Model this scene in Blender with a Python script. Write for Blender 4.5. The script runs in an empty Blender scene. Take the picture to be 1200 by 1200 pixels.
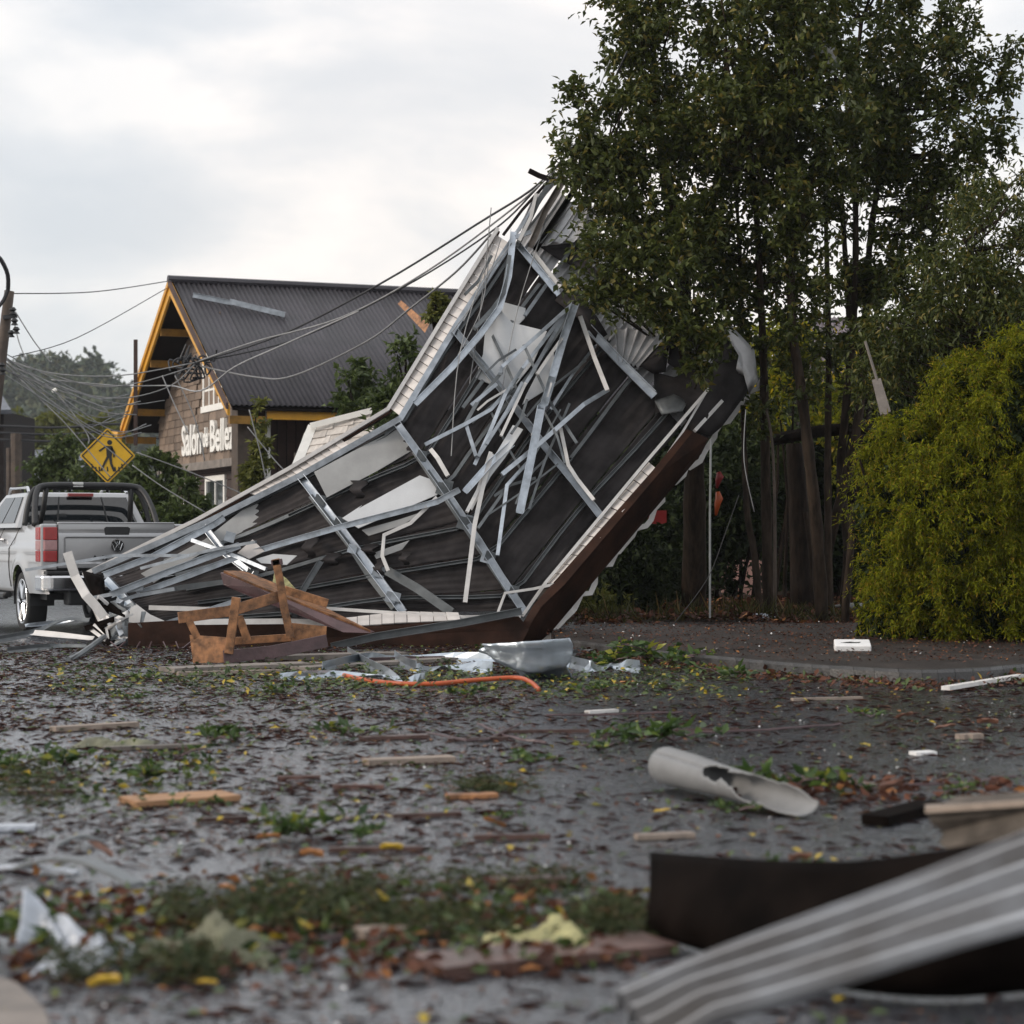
import bpy, bmesh, math, random
import numpy as np
from mathutils import Vector, Matrix
R = math.radians
rnd = random.Random(7)
rng = np.random.default_rng(11)
sc = bpy.context.scene
C = sc.collection

# ------------------------------------------------------------------ camera
F = 2500.0      # focal length in pixels of the 1200 px photograph
HZ = 630.0      # row of the horizon
EYE = 1.2       # metres above the road
cam_d = bpy.data.cameras.new('camera'); cam = bpy.data.objects.new('camera', cam_d); C.objects.link(cam)
cam.location = (0, 0, EYE); cam.rotation_euler = (R(90), 0, 0)
cam_d.sensor_width = 36; cam_d.lens = 36 * F / 1200
cam_d.shift_y = (HZ - 600) / 1200
cam_d.clip_start = 0.1; cam_d.clip_end = 5000
cam_d.dof.use_dof = True; cam_d.dof.focus_distance = 24.5; cam_d.dof.aperture_fstop = 2.8
sc.camera = cam

# ------------------------------------------------------------------ world, sun, exposure
SUN_EL, SUN_AZ = 27.0, -108.0          # degrees; azimuth clockwise from +Y (into the picture): from the left, a little behind us
w = bpy.data.worlds.new('World'); sc.world = w; w.use_nodes = True
nt = w.node_tree; nt.nodes.clear(); L = nt.links.new
def N(t, **k):
    n = nt.nodes.new(t)
    for a, b in k.items(): setattr(n, a, b)
    return n
out = N('ShaderNodeOutputWorld'); bg = N('ShaderNodeBackground'); bg2 = N('ShaderNodeBackground'); mx = N('ShaderNodeMixShader')
sky = N('ShaderNodeTexSky', sky_type='NISHITA'); sky.sun_disc = False
sky.sun_elevation = R(SUN_EL); sky.sun_rotation = R(SUN_AZ); sky.air_density = 1.2; sky.dust_density = 1.0
bg.inputs[1].default_value = 0.11; L(sky.outputs[0], bg.inputs[0])
geo = N('ShaderNodeTexCoord')
mp = N('ShaderNodeMapping'); mp.inputs['Scale'].default_value = (1, 1, 2.1); mp.inputs['Location'].default_value = (1.7, 0.4, 0.9)
L(geo.outputs['Generated'], mp.inputs[0])
n1 = N('ShaderNodeTexNoise'); n1.inputs['Scale'].default_value = 4.6; n1.inputs['Detail'].default_value = 7; n1.inputs['Roughness'].default_value = 0.5; n1.inputs['Distortion'].default_value = 0.35
L(mp.outputs[0], n1.inputs['Vector'])
r1 = N('ShaderNodeValToRGB'); e = r1.color_ramp.elements
e[0].position = 0.44; e[0].color = (0.69, 0.715, 0.75, 1)
e[1].position = 0.60; e[1].color = (0.95, 0.92, 0.90, 1)
m = r1.color_ramp.elements.new(0.51); m.color = (0.77, 0.78, 0.80, 1)
L(n1.outputs['Fac'], r1.inputs[0])
# a bank of brighter, warmer cloud beyond the wreck
bk = Vector((math.sin(R(0)) * math.cos(R(8)), math.cos(R(0)) * math.cos(R(8)), math.sin(R(8))))
sd = Vector((math.sin(R(SUN_AZ)) * math.cos(R(SUN_EL)), math.cos(R(SUN_AZ)) * math.cos(R(SUN_EL)), math.sin(R(SUN_EL))))
dot = N('ShaderNodeVectorMath', operation='DOT_PRODUCT'); dot.inputs[1].default_value = bk; L(geo.outputs['Generated'], dot.inputs[0])
mr = N('ShaderNodeMapRange'); mr.inputs[1].default_value = 0.978; mr.inputs[2].default_value = 0.999; mr.inputs[3].default_value = 0; mr.inputs[4].default_value = 1; mr.interpolation_type = 'SMOOTHSTEP'
L(dot.outputs['Value'], mr.inputs[0])
mul = N('ShaderNodeMix', data_type='RGBA', blend_type='MIX'); L(mr.outputs[0], mul.inputs['Factor'])
mul.inputs['A'].default_value = (1, 1, 1, 1); mul.inputs['B'].default_value = (1.13, 1.08, 1.04, 1)
m2 = N('ShaderNodeMix', data_type='RGBA', blend_type='MULTIPLY'); m2.inputs['Factor'].default_value = 1
L(r1.outputs[0], m2.inputs['A']); L(mul.outputs['Result'], m2.inputs['B'])
# overcast domes are brighter overhead than at the horizon
sep = N('ShaderNodeSeparateXYZ'); L(geo.outputs['Generated'], sep.inputs[0])
mz = N('ShaderNodeMapRange'); mz.inputs[1].default_value = 0.15; mz.inputs[2].default_value = 1.0; mz.inputs[3].default_value = 1.0; mz.inputs[4].default_value = 1.5
L(sep.outputs['Z'], mz.inputs[0])
L(m2.outputs['Result'], bg2.inputs[0]); L(mz.outputs[0], bg2.inputs[1])
mx.inputs[0].default_value = 0.87
L(bg.outputs[0], mx.inputs[1]); L(bg2.outputs[0], mx.inputs[2]); L(mx.outputs[0], out.inputs[0])

sl = bpy.data.lights.new('sun', 'SUN'); sl.energy = 1.6; sl.angle = R(14); sl.color = (1.0, 0.88, 0.75)
so = bpy.data.objects.new('sun', sl); C.objects.link(so)
so.rotation_euler = (-sd).to_track_quat('-Z', 'Y').to_euler()

vs = sc.view_settings; vs.view_transform = 'Standard'; vs.look = 'None'; vs.gamma = 1; vs.exposure = 0.22; vs.use_curve_mapping = False
sc.cycles.max_bounces = 8; sc.cycles.transparent_max_bounces = 8

# ------------------------------------------------------------------ helpers
def P(px, py, d):                     # a point seen at pixel (px, py) of the photograph, d metres deep
    return Vector(((px - 600) / F * d, d, EYE + (HZ - py) / F * d))
def G(px, py, z=0.0):                 # the point of the ground seen at a pixel
    d = F * (EYE - z) / (py - HZ)
    return Vector(((px - 600) / F * d, d, z))

class MB:
    def __init__(s): s.v = []; s.f = []; s.smooth = False
    def add(s, vs, fs):
        o = len(s.v); s.v += [tuple(v) for v in vs]; s.f += [tuple(i + o for i in f) for f in fs]; return s
    def box(s, x0, x1, y0, y1, z0, z1, M=None):
        vs = [Vector((x, y, z)) for z in (z0, z1) for y in (y0, y1) for x in (x0, x1)]
        if M is not None: vs = [M @ v for v in vs]
        return s.add(vs, [(0, 2, 3, 1), (4, 5, 7, 6), (0, 1, 5, 4), (2, 6, 7, 3), (0, 4, 6, 2), (1, 3, 7, 5)])
    def plate(s, pts, t, n=None):     # polygon given thickness t along its normal (away from n's side)
        pts = [Vector(p) for p in pts]
        if n is None:
            n = (pts[1] - pts[0]).cross(pts[-1] - pts[0]).normalized()
            if n.y > 0: n = -n
        q = [p - n * t for p in pts]; k = len(pts)
        a = (pts[1] - pts[0]).cross(pts[2] - pts[0])
        fs = [tuple(range(k)), tuple(reversed(range(k, 2 * k)))] + [(i, k + i, k + (i + 1) % k, (i + 1) % k) for i in range(k)]
        return s.add(pts + q, fs)
    def sweep(s, pts, prof, ref=Vector((0, -1, 0)), scale=None, caps=True):
        pts = [Vector(p) for p in pts]; n = len(pts); k = len(prof); vs = []
        for i, p in enumerate(pts):
            a = pts[max(i - 1, 0)]; b = pts[min(i + 1, n - 1)]
            t = (b - a).normalized(); sd_ = t.cross(ref)
            if sd_.length < 1e-4: sd_ = t.cross(Vector((1, 0, 0.01)))
            sd_.normalize(); up = sd_.cross(t).normalized()
            g = 1 if scale is None else scale[i]
            vs += [p + sd_ * (c[0] * g) + up * (c[1] * g) for c in prof]
        fs = [(i * k + j, i * k + (j + 1) % k, (i + 1) * k + (j + 1) % k, (i + 1) * k + j) for i in range(n - 1) for j in range(k)]
        if caps: fs += [tuple(reversed(range(k))), tuple(range((n - 1) * k, n * k))]
        return s.add(vs, fs)
    def tube(s, pts, r, sides=6, scale=None, ref=Vector((0.03, -1, 0.02))):
        return s.sweep(pts, [(r * math.cos(2 * math.pi * j / sides), r * math.sin(2 * math.pi * j / sides)) for j in range(sides)], ref, scale)
    def bar(s, pts, wd, dp, ref=Vector((0, -1, 0))):
        a, b = wd / 2, dp / 2
        return s.sweep(pts, [(-a, -b), (a, -b), (a, b), (-a, b)], ref)
    def chan(s, pts, wd, dp, flip=1, ref=Vector((0, -1, 0)), t=0.006):   # a C section, its web towards the viewer or away
        a, b = wd / 2, dp / 2
        pr = [(-a, -b), (a, -b), (a, b), (a - t, b), (a - t, -b + t), (-a + t, -b + t), (-a + t, b), (-a, b)]
        if flip < 0: pr = [(x, -y) for x, y in reversed(pr)]
        return s.sweep(pts, pr, ref, caps=False)
    def grid(s, fn, nu, nv):
        vs = [fn(i / nu, j / nv) for j in range(nv + 1) for i in range(nu + 1)]
        fs = [(j * (nu + 1) + i, j * (nu + 1) + i + 1, (j + 1) * (nu + 1) + i + 1, (j + 1) * (nu + 1) + i) for j in range(nv) for i in range(nu)]
        return s.add(vs, fs)
    def build(s, name, mat, parent=None, local=False, bevel=0, smooth=None, solid=0):
        return mkobj(name, s.v, s.f, mat, parent, local, bevel, s.smooth if smooth is None else smooth, solid)

WL = {}
def mkobj(name, v, f, mat, parent=None, local=False, bevel=0, smooth=False, solid=0):
    me = bpy.data.meshes.new(name)
    A = np.array([tuple(q) for q in v], dtype=float)
    if parent is not None and local: org = Vector((0, 0, 0))
    elif parent is not None and len(A) < 5000: org = Vector(A.mean(axis=0))
    else:
        lo = A.min(axis=0); hi = A.max(axis=0); org = Vector(((lo[0] + hi[0]) / 2, (lo[1] + hi[1]) / 2, lo[2]))
    A = A - np.array(org)
    me.from_pydata(A.tolist(), [], f); me.validate(); me.update()
    if smooth: me.polygons.foreach_set('use_smooth', [True] * len(me.polygons))
    if mat is not None: me.materials.append(mat)
    return link(me, name, org, parent, local, bevel, solid, smooth)
def link(me, name, org, parent=None, local=False, bevel=0, solid=0, smooth=False):
    o = bpy.data.objects.new(name, me); C.objects.link(o)
    WL[o.name] = Vector(org)
    if parent is not None:
        o.parent = parent
        o.location = org if local else Vector(org) - WL[parent.name]
    else: o.location = org
    if solid:
        m_ = o.modifiers.new('thickness', 'SOLIDIFY'); m_.thickness = solid; m_.offset = 0
    if bevel:
        m_ = o.modifiers.new('bevel', 'BEVEL'); m_.width = bevel; m_.segments = 2; m_.limit_method = 'ANGLE'; m_.angle_limit = R(40)
    return o
LABELS = set()
def tag(o, label=None, cat=None, group=None, kind=None):
    if label: o['label'] = label
    if cat: o['category'] = cat
    if group: o['group'] = group
    if kind: o['kind'] = kind
    return o
def thing(name, label, cat, loc=(0, 0, 0), rz=0, group=None):
    o = bpy.data.objects.new(name, None); C.objects.link(o); o.empty_display_size = 0.2
    o.location = loc; o.rotation_euler = (0, 0, rz); WL[o.name] = Vector(loc)
    return tag(o, label, cat, group)

# ------------------------------------------------------------------ materials
def mat(name, col, rough=0.6, metal=0.0, var=0.15, scale=4.0, bump=0.0, bscale=30.0, col2=None, spec=0.5, stretch=(1, 1, 1), coat=0.0, rvar=0.1, detail=5, lo=0.35, hi=0.65, objrand=0.0):
    m = bpy.data.materials.new(name); m.use_nodes = True; t = m.node_tree; b = t.nodes['Principled BSDF']
    def n(k): return t.nodes.new(k)
    tc = n('ShaderNodeTexCoord'); mp = n('ShaderNodeMapping'); mp.inputs['Scale'].default_value = stretch; t.links.new(tc.outputs['Object'], mp.inputs[0])
    no = n('ShaderNodeTexNoise'); no.inputs['Scale'].default_value = scale; no.inputs['Detail'].default_value = detail; no.inputs['Roughness'].default_value = 0.6
    t.links.new(mp.outputs[0], no.inputs['Vector'])
    cr = n('ShaderNodeValToRGB'); e = cr.color_ramp.elements
    c = Vector(col); c2 = Vector(col2) if col2 else c * (1 + var); c1 = c if col2 else c * (1 - var)
    e[0].position = lo; e[0].color = (*c1, 1); e[1].position = hi; e[1].color = (*c2, 1)
    t.links.new(no.outputs['Fac'], cr.inputs[0])
    last = cr.outputs[0]
    if objrand:
        oi = n('ShaderNodeObjectInfo'); mr = n('ShaderNodeMapRange'); mr.inputs[3].default_value = 1 - objrand; mr.inputs[4].default_value = 1 + objrand
        t.links.new(oi.outputs['Random'], mr.inputs[0]); vm = n('ShaderNodeVectorMath'); vm.operation = 'SCALE'
        t.links.new(last, vm.inputs[0]); t.links.new(mr.outputs[0], vm.inputs['Scale']); last = vm.outputs[0]
    t.links.new(last, b.inputs['Base Color'])
    mr2 = n('ShaderNodeMapRange'); mr2.inputs[3].default_value = max(0.02, rough - rvar); mr2.inputs[4].default_value = min(1, rough + rvar)
    t.links.new(no.outputs['Fac'], mr2.inputs[0]); t.links.new(mr2.outputs[0], b.inputs['Roughness'])
    b.inputs['Metallic'].default_value = metal; b.inputs['Specular IOR Level'].default_value = spec
    b.inputs['Coat Weight'].default_value = coat; b.inputs['Coat Roughness'].default_value = 0.08
    if bump:
        nb = n('ShaderNodeTexNoise'); nb.inputs['Scale'].default_value = bscale; nb.inputs['Detail'].default_value = 6
        t.links.new(mp.outputs[0], nb.inputs['Vector'])
        bm_ = n('ShaderNodeBump'); bm_.inputs['Strength'].default_value = bump; bm_.inputs['Distance'].default_value = 0.02
        t.links.new(nb.outputs['Fac'], bm_.inputs['Height']); t.links.new(bm_.outputs[0], b.inputs['Normal'])
    return m
def leafmat(name, c1, c2, c3=None, rough=0.45, trans=0.35, tcol=None, spec=0.4):
    m = bpy.data.materials.new(name); m.use_nodes = True; t = m.node_tree; b = t.nodes['Principled BSDF']; o = t.nodes['Material Output']
    at = t.nodes.new('ShaderNodeAttribute'); at.attribute_name = 'leafvar'
    cr = t.nodes.new('ShaderNodeValToRGB'); e = cr.color_ramp.elements
    e[0].color = (*c1, 1); e[1].color = (*c2, 1); e[1].position = 0.85 if c3 else 1.0
    if c3: q = e.new(0.95); q.color = (*c3, 1)
    t.links.new(at.outputs['Fac'], cr.inputs[0]); t.links.new(cr.outputs[0], b.inputs['Base Color'])
    b.inputs['Roughness'].default_value = rough; b.inputs['Specular IOR Level'].default_value = spec
    if trans:
        tr = t.nodes.new('ShaderNodeBsdfTranslucent'); mxs = t.nodes.new('ShaderNodeMixShader'); mxs.inputs[0].default_value = trans
        if tcol: tr.inputs[0].default_value = (*tcol, 1)
        else: t.links.new(cr.outputs[0], tr.inputs[0])
        t.links.new(b.outputs[0], mxs.inputs[1]); t.links.new(tr.outputs[0], mxs.inputs[2]); t.links.new(mxs.outputs[0], o.inputs[0])
    return m

M_ = dict(
 steel=mat('galvanised_steel', (0.39, 0.42, 0.455), 0.38, 0.75, 0.25, 6, 0.15, 14, objrand=0.3),
 steeld=mat('dull_steel', (0.13, 0.14, 0.145), 0.5, 0.4, 0.25, 6, 0.1, 20, objrand=0.2),
 zinc=mat('bright_zinc', (0.46, 0.51, 0.56), 0.33, 0.85, 0.15, 3, 0.15, 8),
 whitep=mat('white_painted_metal', (0.62, 0.60, 0.58), 0.5, 0, 0.12, 5, 0.05, 30, objrand=0.08),
 soffit=mat('soffit_vinyl', (0.55, 0.51, 0.48), 0.55, 0, 0.12, 6, objrand=0.13),
 board=mat('ceiling_board', (0.60, 0.61, 0.62), 0.8, 0, 0.06, 3, 0.08, 60, objrand=0.05),
 boardg=mat('greyish_ceiling_board', (0.34, 0.34, 0.335), 0.8, 0, 0.12, 3, 0.1, 60),
 felt=mat('roofing_felt', (0.036, 0.032, 0.032), 0.7, 0, 0.5, 2.2, 0.35, 10, rvar=0.15, spec=0.08),
 brown=mat('brown_fascia', (0.030, 0.014, 0.009), 0.6, 0, 0.5, 3, 0.25, 12, spec=0.08),
 sheet=mat('pale_roof_sheet', (0.48, 0.48, 0.49), 0.45, 0.2, 0.15, 4, 0.1, 10),
 shadeyellow=mat('shaded_yellow_paint', (0.26, 0.13, 0.015), 0.6, 0, 0.3, 5, 0.1, 30),  # darker copy of the yellow: the gable overhang's shade put into the colour
 wood=mat('fresh_wood', (0.25, 0.115, 0.048), 0.6, 0, 0.6, 11, 0.2, 25, stretch=(1, 1, 1), objrand=0.25),
 woodw=mat('weathered_wood', (0.17, 0.145, 0.125), 0.6, 0, 0.3, 5, 0.3, 30, objrand=0.2),
 woodp=mat('stained_wood', (0.085, 0.048, 0.050), 0.4, 0, 0.3, 5, 0.2, 30),
 woodr=mat('reddish_wet_wood', (0.10, 0.055, 0.045), 0.35, 0, 0.35, 6, 0.25, 30, objrand=0.35),
 yellow=mat('yellow_paint', (0.62, 0.30, 0.015), 0.45, 0, 0.12, 5, 0.05, 30),
 roofdark=mat('dark_corrugated_roof', (0.040, 0.036, 0.042), 0.5, 0.2, 0.3, 1.2, 0.05, 20, objrand=0.1),
 darkwood=mat('dark_wood', (0.014, 0.010, 0.009), 0.8, 0, 0.3, 3, 0.2, 20, spec=0.15),
 brownwood=mat('brown_boards', (0.055, 0.030, 0.024), 0.75, 0, 0.3, 3, 0.2, 20, objrand=0.2),
 shingle=mat('weathered_shingle', (0.19, 0.14, 0.105), 0.8, 0, 0.22, 7, 0.3, 30, stretch=(2, 2, 0.6), objrand=0.28),
 shinglew=mat('pale_shingle', (0.50, 0.46, 0.42), 0.75, 0, 0.15, 7, 0.2, 30, objrand=0.14),
 whitew=mat('white_paint', (0.85, 0.83, 0.78), 0.55, 0, 0.05, 8),
 glass=mat('window_glass', (0.03, 0.035, 0.04), 0.08, 0, 0.2, 1, spec=0.8, rvar=0.02),
 signy=mat('sign_yellow', (0.62, 0.36, 0.010), 0.45, 0, 0.08, 5),
 black=mat('black_print', (0.012, 0.012, 0.012), 0.5, 0, 0.1, 5),
 post=mat('galvanised_post', (0.25, 0.26, 0.26), 0.5, 0.4, 0.2, 5),
 paint=mat('silver_car_paint', (0.39, 0.39, 0.395), 0.30, 0.35, 0.03, 2, coat=0.8, rvar=0.03),
 rubber=mat('tyre_rubber', (0.018, 0.018, 0.018), 0.8, 0, 0.2, 20),
 plastic=mat('black_plastic', (0.017, 0.017, 0.018), 0.5, 0, 0.2, 10),
 cglass=mat('car_glass', (0.012, 0.015, 0.018), 0.05, 0, 0.1, 2, spec=0.9, rvar=0.01),
 red=mat('tail_lamp_red', (0.30, 0.008, 0.010), 0.18, 0, 0.1, 20, coat=0.5, rvar=0.03),
 lampw=mat('tail_lamp_clear', (0.38, 0.20, 0.20), 0.2, 0, 0.1, 20, coat=0.5),
 chrome=mat('chrome', (0.62, 0.62, 0.63), 0.16, 1.0, 0.05, 5, rvar=0.03),
 plate=mat('plate_white', (0.62, 0.62, 0.60), 0.45, 0, 0.1, 10),
 cable=mat('cable_black', (0.020, 0.020, 0.022), 0.5, 0, 0.2, 5),
 cablel=mat('cable_pale', (0.24, 0.24, 0.24), 0.45, 0, 0.2, 5, objrand=0.3),
 pole=mat('weathered_pole', (0.075, 0.055, 0.042), 0.8, 0, 0.3, 5, 0.3, 25),
 bark=mat('bark', (0.034, 0.024, 0.017), 0.9, 0, 0.5, 7, 0.8, 18, stretch=(2, 2, 0.5), spec=0.12),
 barkd=mat('dark_bark', (0.018, 0.013, 0.010), 0.9, 0, 0.5, 7, 0.8, 18, stretch=(2, 2, 0.5), spec=0.1),
 soil=mat('wet_soil', (0.026, 0.018, 0.012), 0.85, 0, 0.5, 5, 0.8, 14, spec=0.15),
 pavement=mat('wet_pavement', (0.028, 0.022, 0.019), 0.65, 0, 0.45, 2.5, 0.5, 50, spec=0.25, rvar=0.2),
 kerb=mat('kerb_concrete', (0.030, 0.028, 0.027), 0.45, 0, 0.4, 4, 0.4, 40, rvar=0.2),
 hose=mat('orange_hose', (0.42, 0.075, 0.015), 0.4, 0, 0.15, 6),
 foam=mat('white_polystyrene', (0.72, 0.71, 0.70), 0.75, 0, 0.06, 12, 0.2, 80),
 insul=mat('yellow_insulation', (0.36, 0.34, 0.17), 0.95, 0, 0.25, 14, 1.0, 40),
 cloth=mat('grey_green_cloth', (0.14, 0.14, 0.09), 0.8, 0, 0.3, 10, 0.6, 30),
 plasticw=mat('wet_plastic_sheet', (0.42, 0.45, 0.50), 0.25, 0, 0.25, 9, 0.5, 14),
 pipe=mat('grey_pipe', (0.19, 0.19, 0.19), 0.5, 0, 0.12, 5, 0.1, 20),
 cardb=mat('cardboard', (0.33, 0.18, 0.09), 0.7, 0, 0.15, 8, 0.2, 40),
 darksheet=mat('dark_brown_sheet', (0.006, 0.0042, 0.0035), 0.7, 0, 0.6, 3, 0.3, 10, rvar=0.12, spec=0.02),
 grit=mat('wet_aggregate', (0.022, 0.023, 0.028), 0.13, 0, 0.5, 30, spec=1.0, rvar=0.08, coat=0.6),
 block=mat('grey_brown_board', (0.10, 0.085, 0.072), 0.8, 0, 0.3, 7, 0.3, 30, spec=.15),
 corr=mat('corrugated_sheet', (0.23, 0.22, 0.215), 0.34, 0.55, 0.45, 3, 0.10, 14, col2=(0.40, 0.41, 0.43), stretch=(1, 1, 1), rvar=0.15),
 beige=mat('beige_board', (0.27, 0.215, 0.175), 0.75, 0, 0.2, 7, 0.3, 30),
 redp=mat('red_paint', (0.22, 0.010, 0.010), 0.5, 0, 0.2, 6),
 pinkw=mat('pink_wall', (0.42, 0.24, 0.20), 0.8, 0, 0.25, 7),
 brick=mat('red_brick', (0.24, 0.07, 0.04), 0.8, 0, 0.3, 5, 0.3, 30, objrand=0.3),
 slateroof=mat('blue_grey_roof', (0.13, 0.14, 0.16), 0.6, 0.1, 0.2, 3),
 rustroof=mat('rusty_roof', (0.14, 0.11, 0.12), 0.55, 0.2, 0.3, 3),
 hill=mat('hill_ground', (0.030, 0.040, 0.022), 0.9, 0, 0.4, 0.05),
 grass=leafmat('grass_blades', (0.030, 0.032, 0.010), (0.085, 0.080, 0.022), (0.20, 0.13, 0.05), spec=0.15),
 leafd=leafmat('dark_leaves', (0.032, 0.046, 0.009), (0.098, 0.115, 0.024), (0.18, 0.145, 0.03), rough=0.42, trans=0.30, spec=0.3),
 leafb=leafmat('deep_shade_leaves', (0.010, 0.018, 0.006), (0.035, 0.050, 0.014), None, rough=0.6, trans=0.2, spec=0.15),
 leafm=leafmat('mid_green_leaves', (0.035, 0.056, 0.014), (0.105, 0.14, 0.036), None, rough=0.5, trans=0.3),
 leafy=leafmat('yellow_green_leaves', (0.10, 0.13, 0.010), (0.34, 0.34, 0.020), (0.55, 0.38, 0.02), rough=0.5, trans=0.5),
 leafo=leafmat('olive_leaves', (0.07, 0.085, 0.015), (0.20, 0.20, 0.040), None, rough=0.6, trans=0.3),
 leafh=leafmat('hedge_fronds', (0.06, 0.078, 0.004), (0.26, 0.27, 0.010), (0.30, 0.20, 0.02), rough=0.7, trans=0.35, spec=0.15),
 leafs=leafmat('sprig_leaves', (0.025, 0.055, 0.015), (0.085, 0.14, 0.03), (0.30, 0.30, 0.04), rough=0.35, trans=0.3),
 litter=leafmat('leaf_litter', (0.035, 0.012, 0.008), (0.12, 0.046, 0.026), (0.28, 0.12, 0.04), rough=0.6, trans=0.1, spec=0.2),
 litterg=leafmat('green_litter', (0.020, 0.045, 0.012), (0.085, 0.12, 0.025), (0.42, 0.30, 0.02), rough=0.4, trans=0.2),
 twigs=leafmat('twigs', (0.025, 0.010, 0.008), (0.085, 0.028, 0.022), (0.20, 0.12, 0.08), rough=0.6, trans=0, spec=0.2),
 chips=leafmat('pale_chips', (0.30, 0.28, 0.26), (0.70, 0.70, 0.70), None, rough=0.5, trans=0),
 moss=leafmat('dark_fine_foliage', (0.015, 0.026, 0.006), (0.060, 0.075, 0.018), (0.10, 0.050, 0.022), rough=0.6, trans=0.2),
)

# ------------------------------------------------------------------ foliage
def leaf_mesh(name, cen, axis, nrm, ln, wd, mt, parent=None, fold=0.25, tri=None):
    """N folded diamond leaves: base point, long axis, normal, length, width."""
    n = len(cen); axis = axis / (np.linalg.norm(axis, axis=1, keepdims=True) + 1e-9)
    side = np.cross(axis, nrm); side /= (np.linalg.norm(side, axis=1, keepdims=True) + 1e-9)
    up = np.cross(side, axis); ln = ln[:, None]; wd = wd[:, None]
    V = np.empty((n, 4, 3)); mid = cen + axis * ln * 0.45
    V[:, 0] = cen; V[:, 1] = mid + side * wd / 2 + up * wd * fold; V[:, 2] = cen + axis * ln - up * ln * 0.12; V[:, 3] = mid - side * wd / 2 + up * wd * fold
    V = V.reshape(-1, 3)
    if parent is not None: org = Vector(WL[parent.name])
    else: org = Vector((V[:, 0].mean(), V[:, 1].mean(), V[:, 2].min()))
    V = V - np.array(org)
    me = bpy.data.meshes.new(name); me.vertices.add(len(V)); me.vertices.foreach_set('co', V.ravel())
    idx = (np.arange(n)[:, None] * 4 + np.array([0, 1, 2, 0, 2, 3])[None]).ravel().astype(np.int32)
    me.loops.add(len(idx)); me.loops.foreach_set('vertex_index', idx)
    me.polygons.add(2 * n); me.polygons.foreach_set('loop_start', np.arange(0, 6 * n, 3, dtype=np.int32)); me.polygons.foreach_set('loop_total', np.full(2 * n, 3, dtype=np.int32))
    me.update(calc_edges=True)
    a = me.attributes.new('leafvar', 'FLOAT', 'FACE'); a.data.foreach_set('value', np.repeat(rng.random(n), 2).astype(np.float32))
    me.materials.append(mt)
    return link(me, name, org, parent)
def rdir(n):
    v = rng.normal(size=(n, 3)); return v / np.linalg.norm(v, axis=1, keepdims=True)
def sprays(cen, rad, nspr, nleaf, ln, wd, droop=0.0, up=0.3, jitter=0.3, flat=0.0):
    """leaves along little twigs that fan out of every clump centre"""
    K = len(cen); d = rdir(K * nspr); d[:, 2] += up; d /= np.linalg.norm(d, axis=1, keepdims=True)
    c = np.repeat(cen, nspr, 0); r = np.repeat(rad, nspr) * rng.uniform(0.6, 1.25, K * nspr)
    c = np.repeat(c, nleaf, 0); dd = np.repeat(d, nleaf, 0); rr = np.repeat(r, nleaf)
    t = np.tile(np.linspace(0.12, 1.0, nleaf), K * nspr)
    p = c + dd * (rr * t)[:, None] + rng.normal(size=(len(t), 3)) * (rr * 0.06)[:, None]; p[:, 2] -= droop * rr * t * t
    ax = dd * 0.55 + rdir(len(t)) * 0.9; ax[:, 2] -= droop * 1.2
    nr = rdir(len(t)) + np.array([0, 0, 1.2])
    n = len(t)
    return p, ax, nr, ln * rng.uniform(0.6, 1.3, n), wd * rng.uniform(0.6, 1.3, n)
def crown(name, cen, rad, nspr, nleaf, ln, wd, mt, parent, **k):
    cen = np.array([tuple(c) for c in cen]); rad = np.array(rad, dtype=float)
    return leaf_mesh(name, *sprays(cen, rad, nspr, nleaf, ln, wd, **k), mt, parent)
def blob(px, py, d, rx, ry, rd, n, shell=0.35):
    """n clump centres inside an ellipsoid centred on a pixel at depth d; radii in pixels, pixels, metres"""
    c = P(px, py, d); a = rx / F * d; b = ry / F * d; v = rdir(n) * (rng.uniform(shell ** 3, 1, n) ** (1 / 3))[:, None]
    return np.array(c) + v * np.array([a, rd, b])
def limbs(mb, stems, cen, every=1, r=0.018, joint=0.45):
    """thin branches from the nearest sensible stem point out to clump centres"""
    pts = [];
    for st, rr in stems:
        for i in range(len(st) - 1):
            for q in np.linspace(0, 1, 6, endpoint=False): pts.append((Vector(st[i]).lerp(Vector(st[i + 1]), q), rr))
    A = np.array([tuple(p[0]) for p in pts])
    for c in cen[::every]:
        dv = A - c; cost = np.linalg.norm(dv, axis=1) + 1.2 * np.maximum(0, dv[:, 2] + 0.25)
        a = Vector(A[int(cost.argmin())]); b = Vector(c); m_ = a.lerp(b, joint) + Vector((rnd.uniform(-.1, .1), rnd.uniform(-.1, .1), -0.10 * (b - a).length))
        mb.tube([a, m_, b], r * min(1.6, max(0.5, (b - a).length)), 4, [1.0, 0.65, 0.25])
def stem(px_pts, d, r0, r1, dd=0.0):
    """stem polyline through pixels; returns points and radius scale"""
    n = len(px_pts); pts = [P(x, y, d + dd * i / (n - 1)) for i, (x, y) in enumerate(px_pts)]
    return pts, [(r0 + (r1 - r0) * i / (n - 1)) for i in range(n)]
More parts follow.
